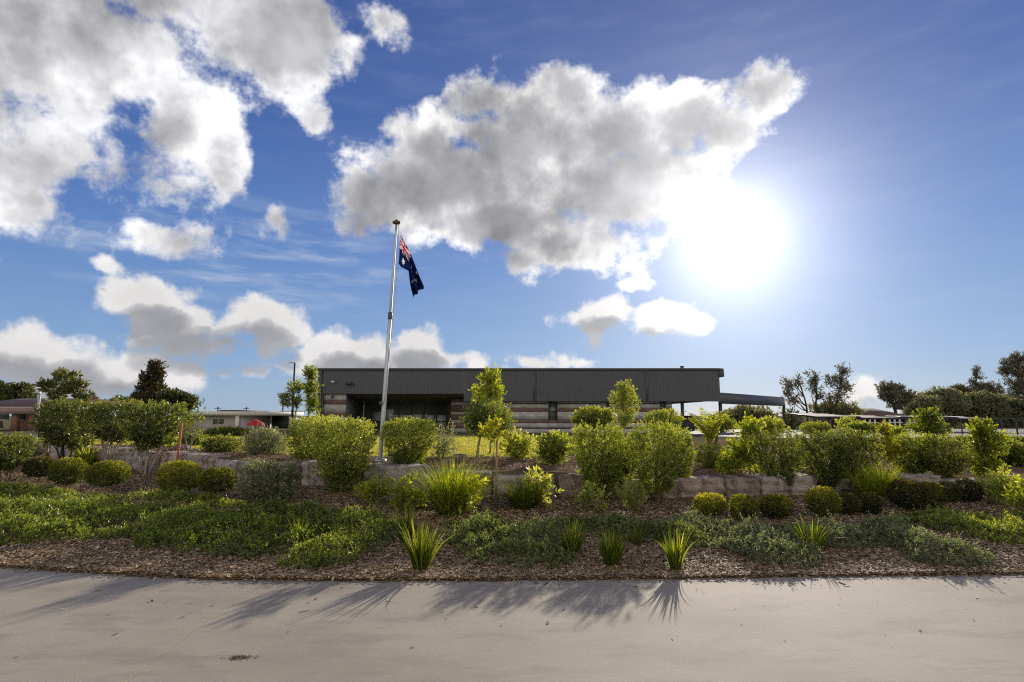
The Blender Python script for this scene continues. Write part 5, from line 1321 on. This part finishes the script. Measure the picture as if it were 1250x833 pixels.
# ---------------------------------------------------------------- creeping ground cover: many small plants run together
def inside(poly, x, y):
    c = np.zeros(len(x), bool); n = len(poly)
    for i in range(n):
        x0, y0 = poly[i]; x1, y1 = poly[(i + 1) % n]
        k = ((y0 > y) != (y1 > y)) & (x < (x1 - x0) * (y - y0) / (y1 - y0 + 1e-12) + x0); c ^= k
    return c
def edge_dist(poly, x, y):
    dmin = np.full(len(x), 9.0); n = len(poly)
    for i in range(n):
        a, b = np.array(poly[i]), np.array(poly[(i + 1) % n]); ab = b - a
        t = np.clip(((x - a[0]) * ab[0] + (y - a[1]) * ab[1]) / (ab @ ab + 1e-12), 0, 1)
        dmin = np.minimum(dmin, np.hypot(x - a[0] - t * ab[0], y - a[1] - t * ab[1]))
    return dmin
def cover(label, pix, mat, hmax=.20, dens=720, L=.038, Wd=.013, vb=0.0, seed=1, per=11):
    g = np.random.default_rng(seed); my = sum(p[1] for p in pix) / len(pix); P0 = [land(px, py + (9 if py < my else 0)) for px, py in pix]
    # rounder outline with creeping lobes
    poly = []
    for i in range(len(P0)):
        a, b = np.array(P0[i]), np.array(P0[(i + 1) % len(P0)]); d = b - a; ln = np.linalg.norm(d); nn = np.array([-d[1], d[0]]) / (ln + 1e-9)
        k = max(2, int(ln / .16))
        for q in range(k): poly.append(tuple(a + d * q / k + nn * (g.normal(0, .035) + .05 * sin(q * 1.7 + i))))
    xs, ys = np.array(poly).T; A = (xs.max() - xs.min()) * (ys.max() - ys.min()); n = int(A * dens)
    x, y = g.uniform(xs.min(), xs.max(), n), g.uniform(ys.min(), ys.max(), n); k = inside(poly, x, y); x, y = x[k], y[k]; n = len(x)
    ed = edge_dist(poly, x, y)
    bump = .5 + .5 * np.sin(5.1*x + 2.2*y + seed) * np.sin(4.3*y - 2.7*x + seed*2) + .3 * np.sin(11*x + 3*seed) * np.sin(12*y)
    thin = np.sin(2.9*x + 1.3*y + seed*1.7) + np.sin(3.7*y - 2.1*x + seed)       # places where the mat is thin
    hh = 1.2 * hmax * np.minimum(1, (ed / .22)) ** .5 * (.35 + .65 * np.clip(bump, 0, 1.3)) * np.clip(1.15 + thin * .30, .25, 1.1)
    keep = g.random(n) < np.clip(1.35 + thin * .5, .15, 1); x, y, ed, hh, bump = x[keep], y[keep], ed[keep], hh[keep], bump[keep]; n = len(x)
    z0 = H(x, y) + .01
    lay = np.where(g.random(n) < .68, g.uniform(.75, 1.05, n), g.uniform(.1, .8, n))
    base = np.stack([x, y, z0 + hh * lay], 1)
    T = unit(np.stack([g.normal(0, .5, n), g.normal(-.1, .5, n), np.full(n, .85)], 1)); tl = g.uniform(.035, .085, n)
    s = (np.arange(per) + .5) / per
    B = base[:, None] + T[:, None] * tl[:, None, None] * (s[None, :, None] - .6)
    D = T[:, None] * (.35 + .55 * s[None, :, None]) + unit(g.normal(size=(n, per, 3))) * .8
    lv = L * g.uniform(.6, 1.25, (n, per)) * (1 - .3 * s[None] ** 3)
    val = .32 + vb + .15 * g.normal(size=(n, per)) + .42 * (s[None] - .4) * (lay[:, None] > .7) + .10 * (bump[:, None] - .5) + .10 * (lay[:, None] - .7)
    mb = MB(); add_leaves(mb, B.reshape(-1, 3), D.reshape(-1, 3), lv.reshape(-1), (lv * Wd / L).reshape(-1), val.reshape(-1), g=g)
    # a few longer shoots standing up
    m = n // 14; i = g.integers(0, n, m); tt = unit(np.stack([g.normal(0, .6, m), g.normal(0, .6, m), np.ones(m)], 1)); q = 8; u = np.linspace(.2, 1, q)
    B2 = base[i][:, None] + tt[:, None] * (u * .13)[None, :, None]; D2 = tt[:, None] * .6 + unit(g.normal(size=(m, q, 3))) * .8
    add_leaves(mb, B2.reshape(-1, 3), D2.reshape(-1, 3), L * .8, Wd * .8, (.55 + vb + .12 * g.normal(size=m * q)), g=g)
    return tag(mb.build('ground_cover', M[mat], None), label, 'ground cover', kind='stuff')
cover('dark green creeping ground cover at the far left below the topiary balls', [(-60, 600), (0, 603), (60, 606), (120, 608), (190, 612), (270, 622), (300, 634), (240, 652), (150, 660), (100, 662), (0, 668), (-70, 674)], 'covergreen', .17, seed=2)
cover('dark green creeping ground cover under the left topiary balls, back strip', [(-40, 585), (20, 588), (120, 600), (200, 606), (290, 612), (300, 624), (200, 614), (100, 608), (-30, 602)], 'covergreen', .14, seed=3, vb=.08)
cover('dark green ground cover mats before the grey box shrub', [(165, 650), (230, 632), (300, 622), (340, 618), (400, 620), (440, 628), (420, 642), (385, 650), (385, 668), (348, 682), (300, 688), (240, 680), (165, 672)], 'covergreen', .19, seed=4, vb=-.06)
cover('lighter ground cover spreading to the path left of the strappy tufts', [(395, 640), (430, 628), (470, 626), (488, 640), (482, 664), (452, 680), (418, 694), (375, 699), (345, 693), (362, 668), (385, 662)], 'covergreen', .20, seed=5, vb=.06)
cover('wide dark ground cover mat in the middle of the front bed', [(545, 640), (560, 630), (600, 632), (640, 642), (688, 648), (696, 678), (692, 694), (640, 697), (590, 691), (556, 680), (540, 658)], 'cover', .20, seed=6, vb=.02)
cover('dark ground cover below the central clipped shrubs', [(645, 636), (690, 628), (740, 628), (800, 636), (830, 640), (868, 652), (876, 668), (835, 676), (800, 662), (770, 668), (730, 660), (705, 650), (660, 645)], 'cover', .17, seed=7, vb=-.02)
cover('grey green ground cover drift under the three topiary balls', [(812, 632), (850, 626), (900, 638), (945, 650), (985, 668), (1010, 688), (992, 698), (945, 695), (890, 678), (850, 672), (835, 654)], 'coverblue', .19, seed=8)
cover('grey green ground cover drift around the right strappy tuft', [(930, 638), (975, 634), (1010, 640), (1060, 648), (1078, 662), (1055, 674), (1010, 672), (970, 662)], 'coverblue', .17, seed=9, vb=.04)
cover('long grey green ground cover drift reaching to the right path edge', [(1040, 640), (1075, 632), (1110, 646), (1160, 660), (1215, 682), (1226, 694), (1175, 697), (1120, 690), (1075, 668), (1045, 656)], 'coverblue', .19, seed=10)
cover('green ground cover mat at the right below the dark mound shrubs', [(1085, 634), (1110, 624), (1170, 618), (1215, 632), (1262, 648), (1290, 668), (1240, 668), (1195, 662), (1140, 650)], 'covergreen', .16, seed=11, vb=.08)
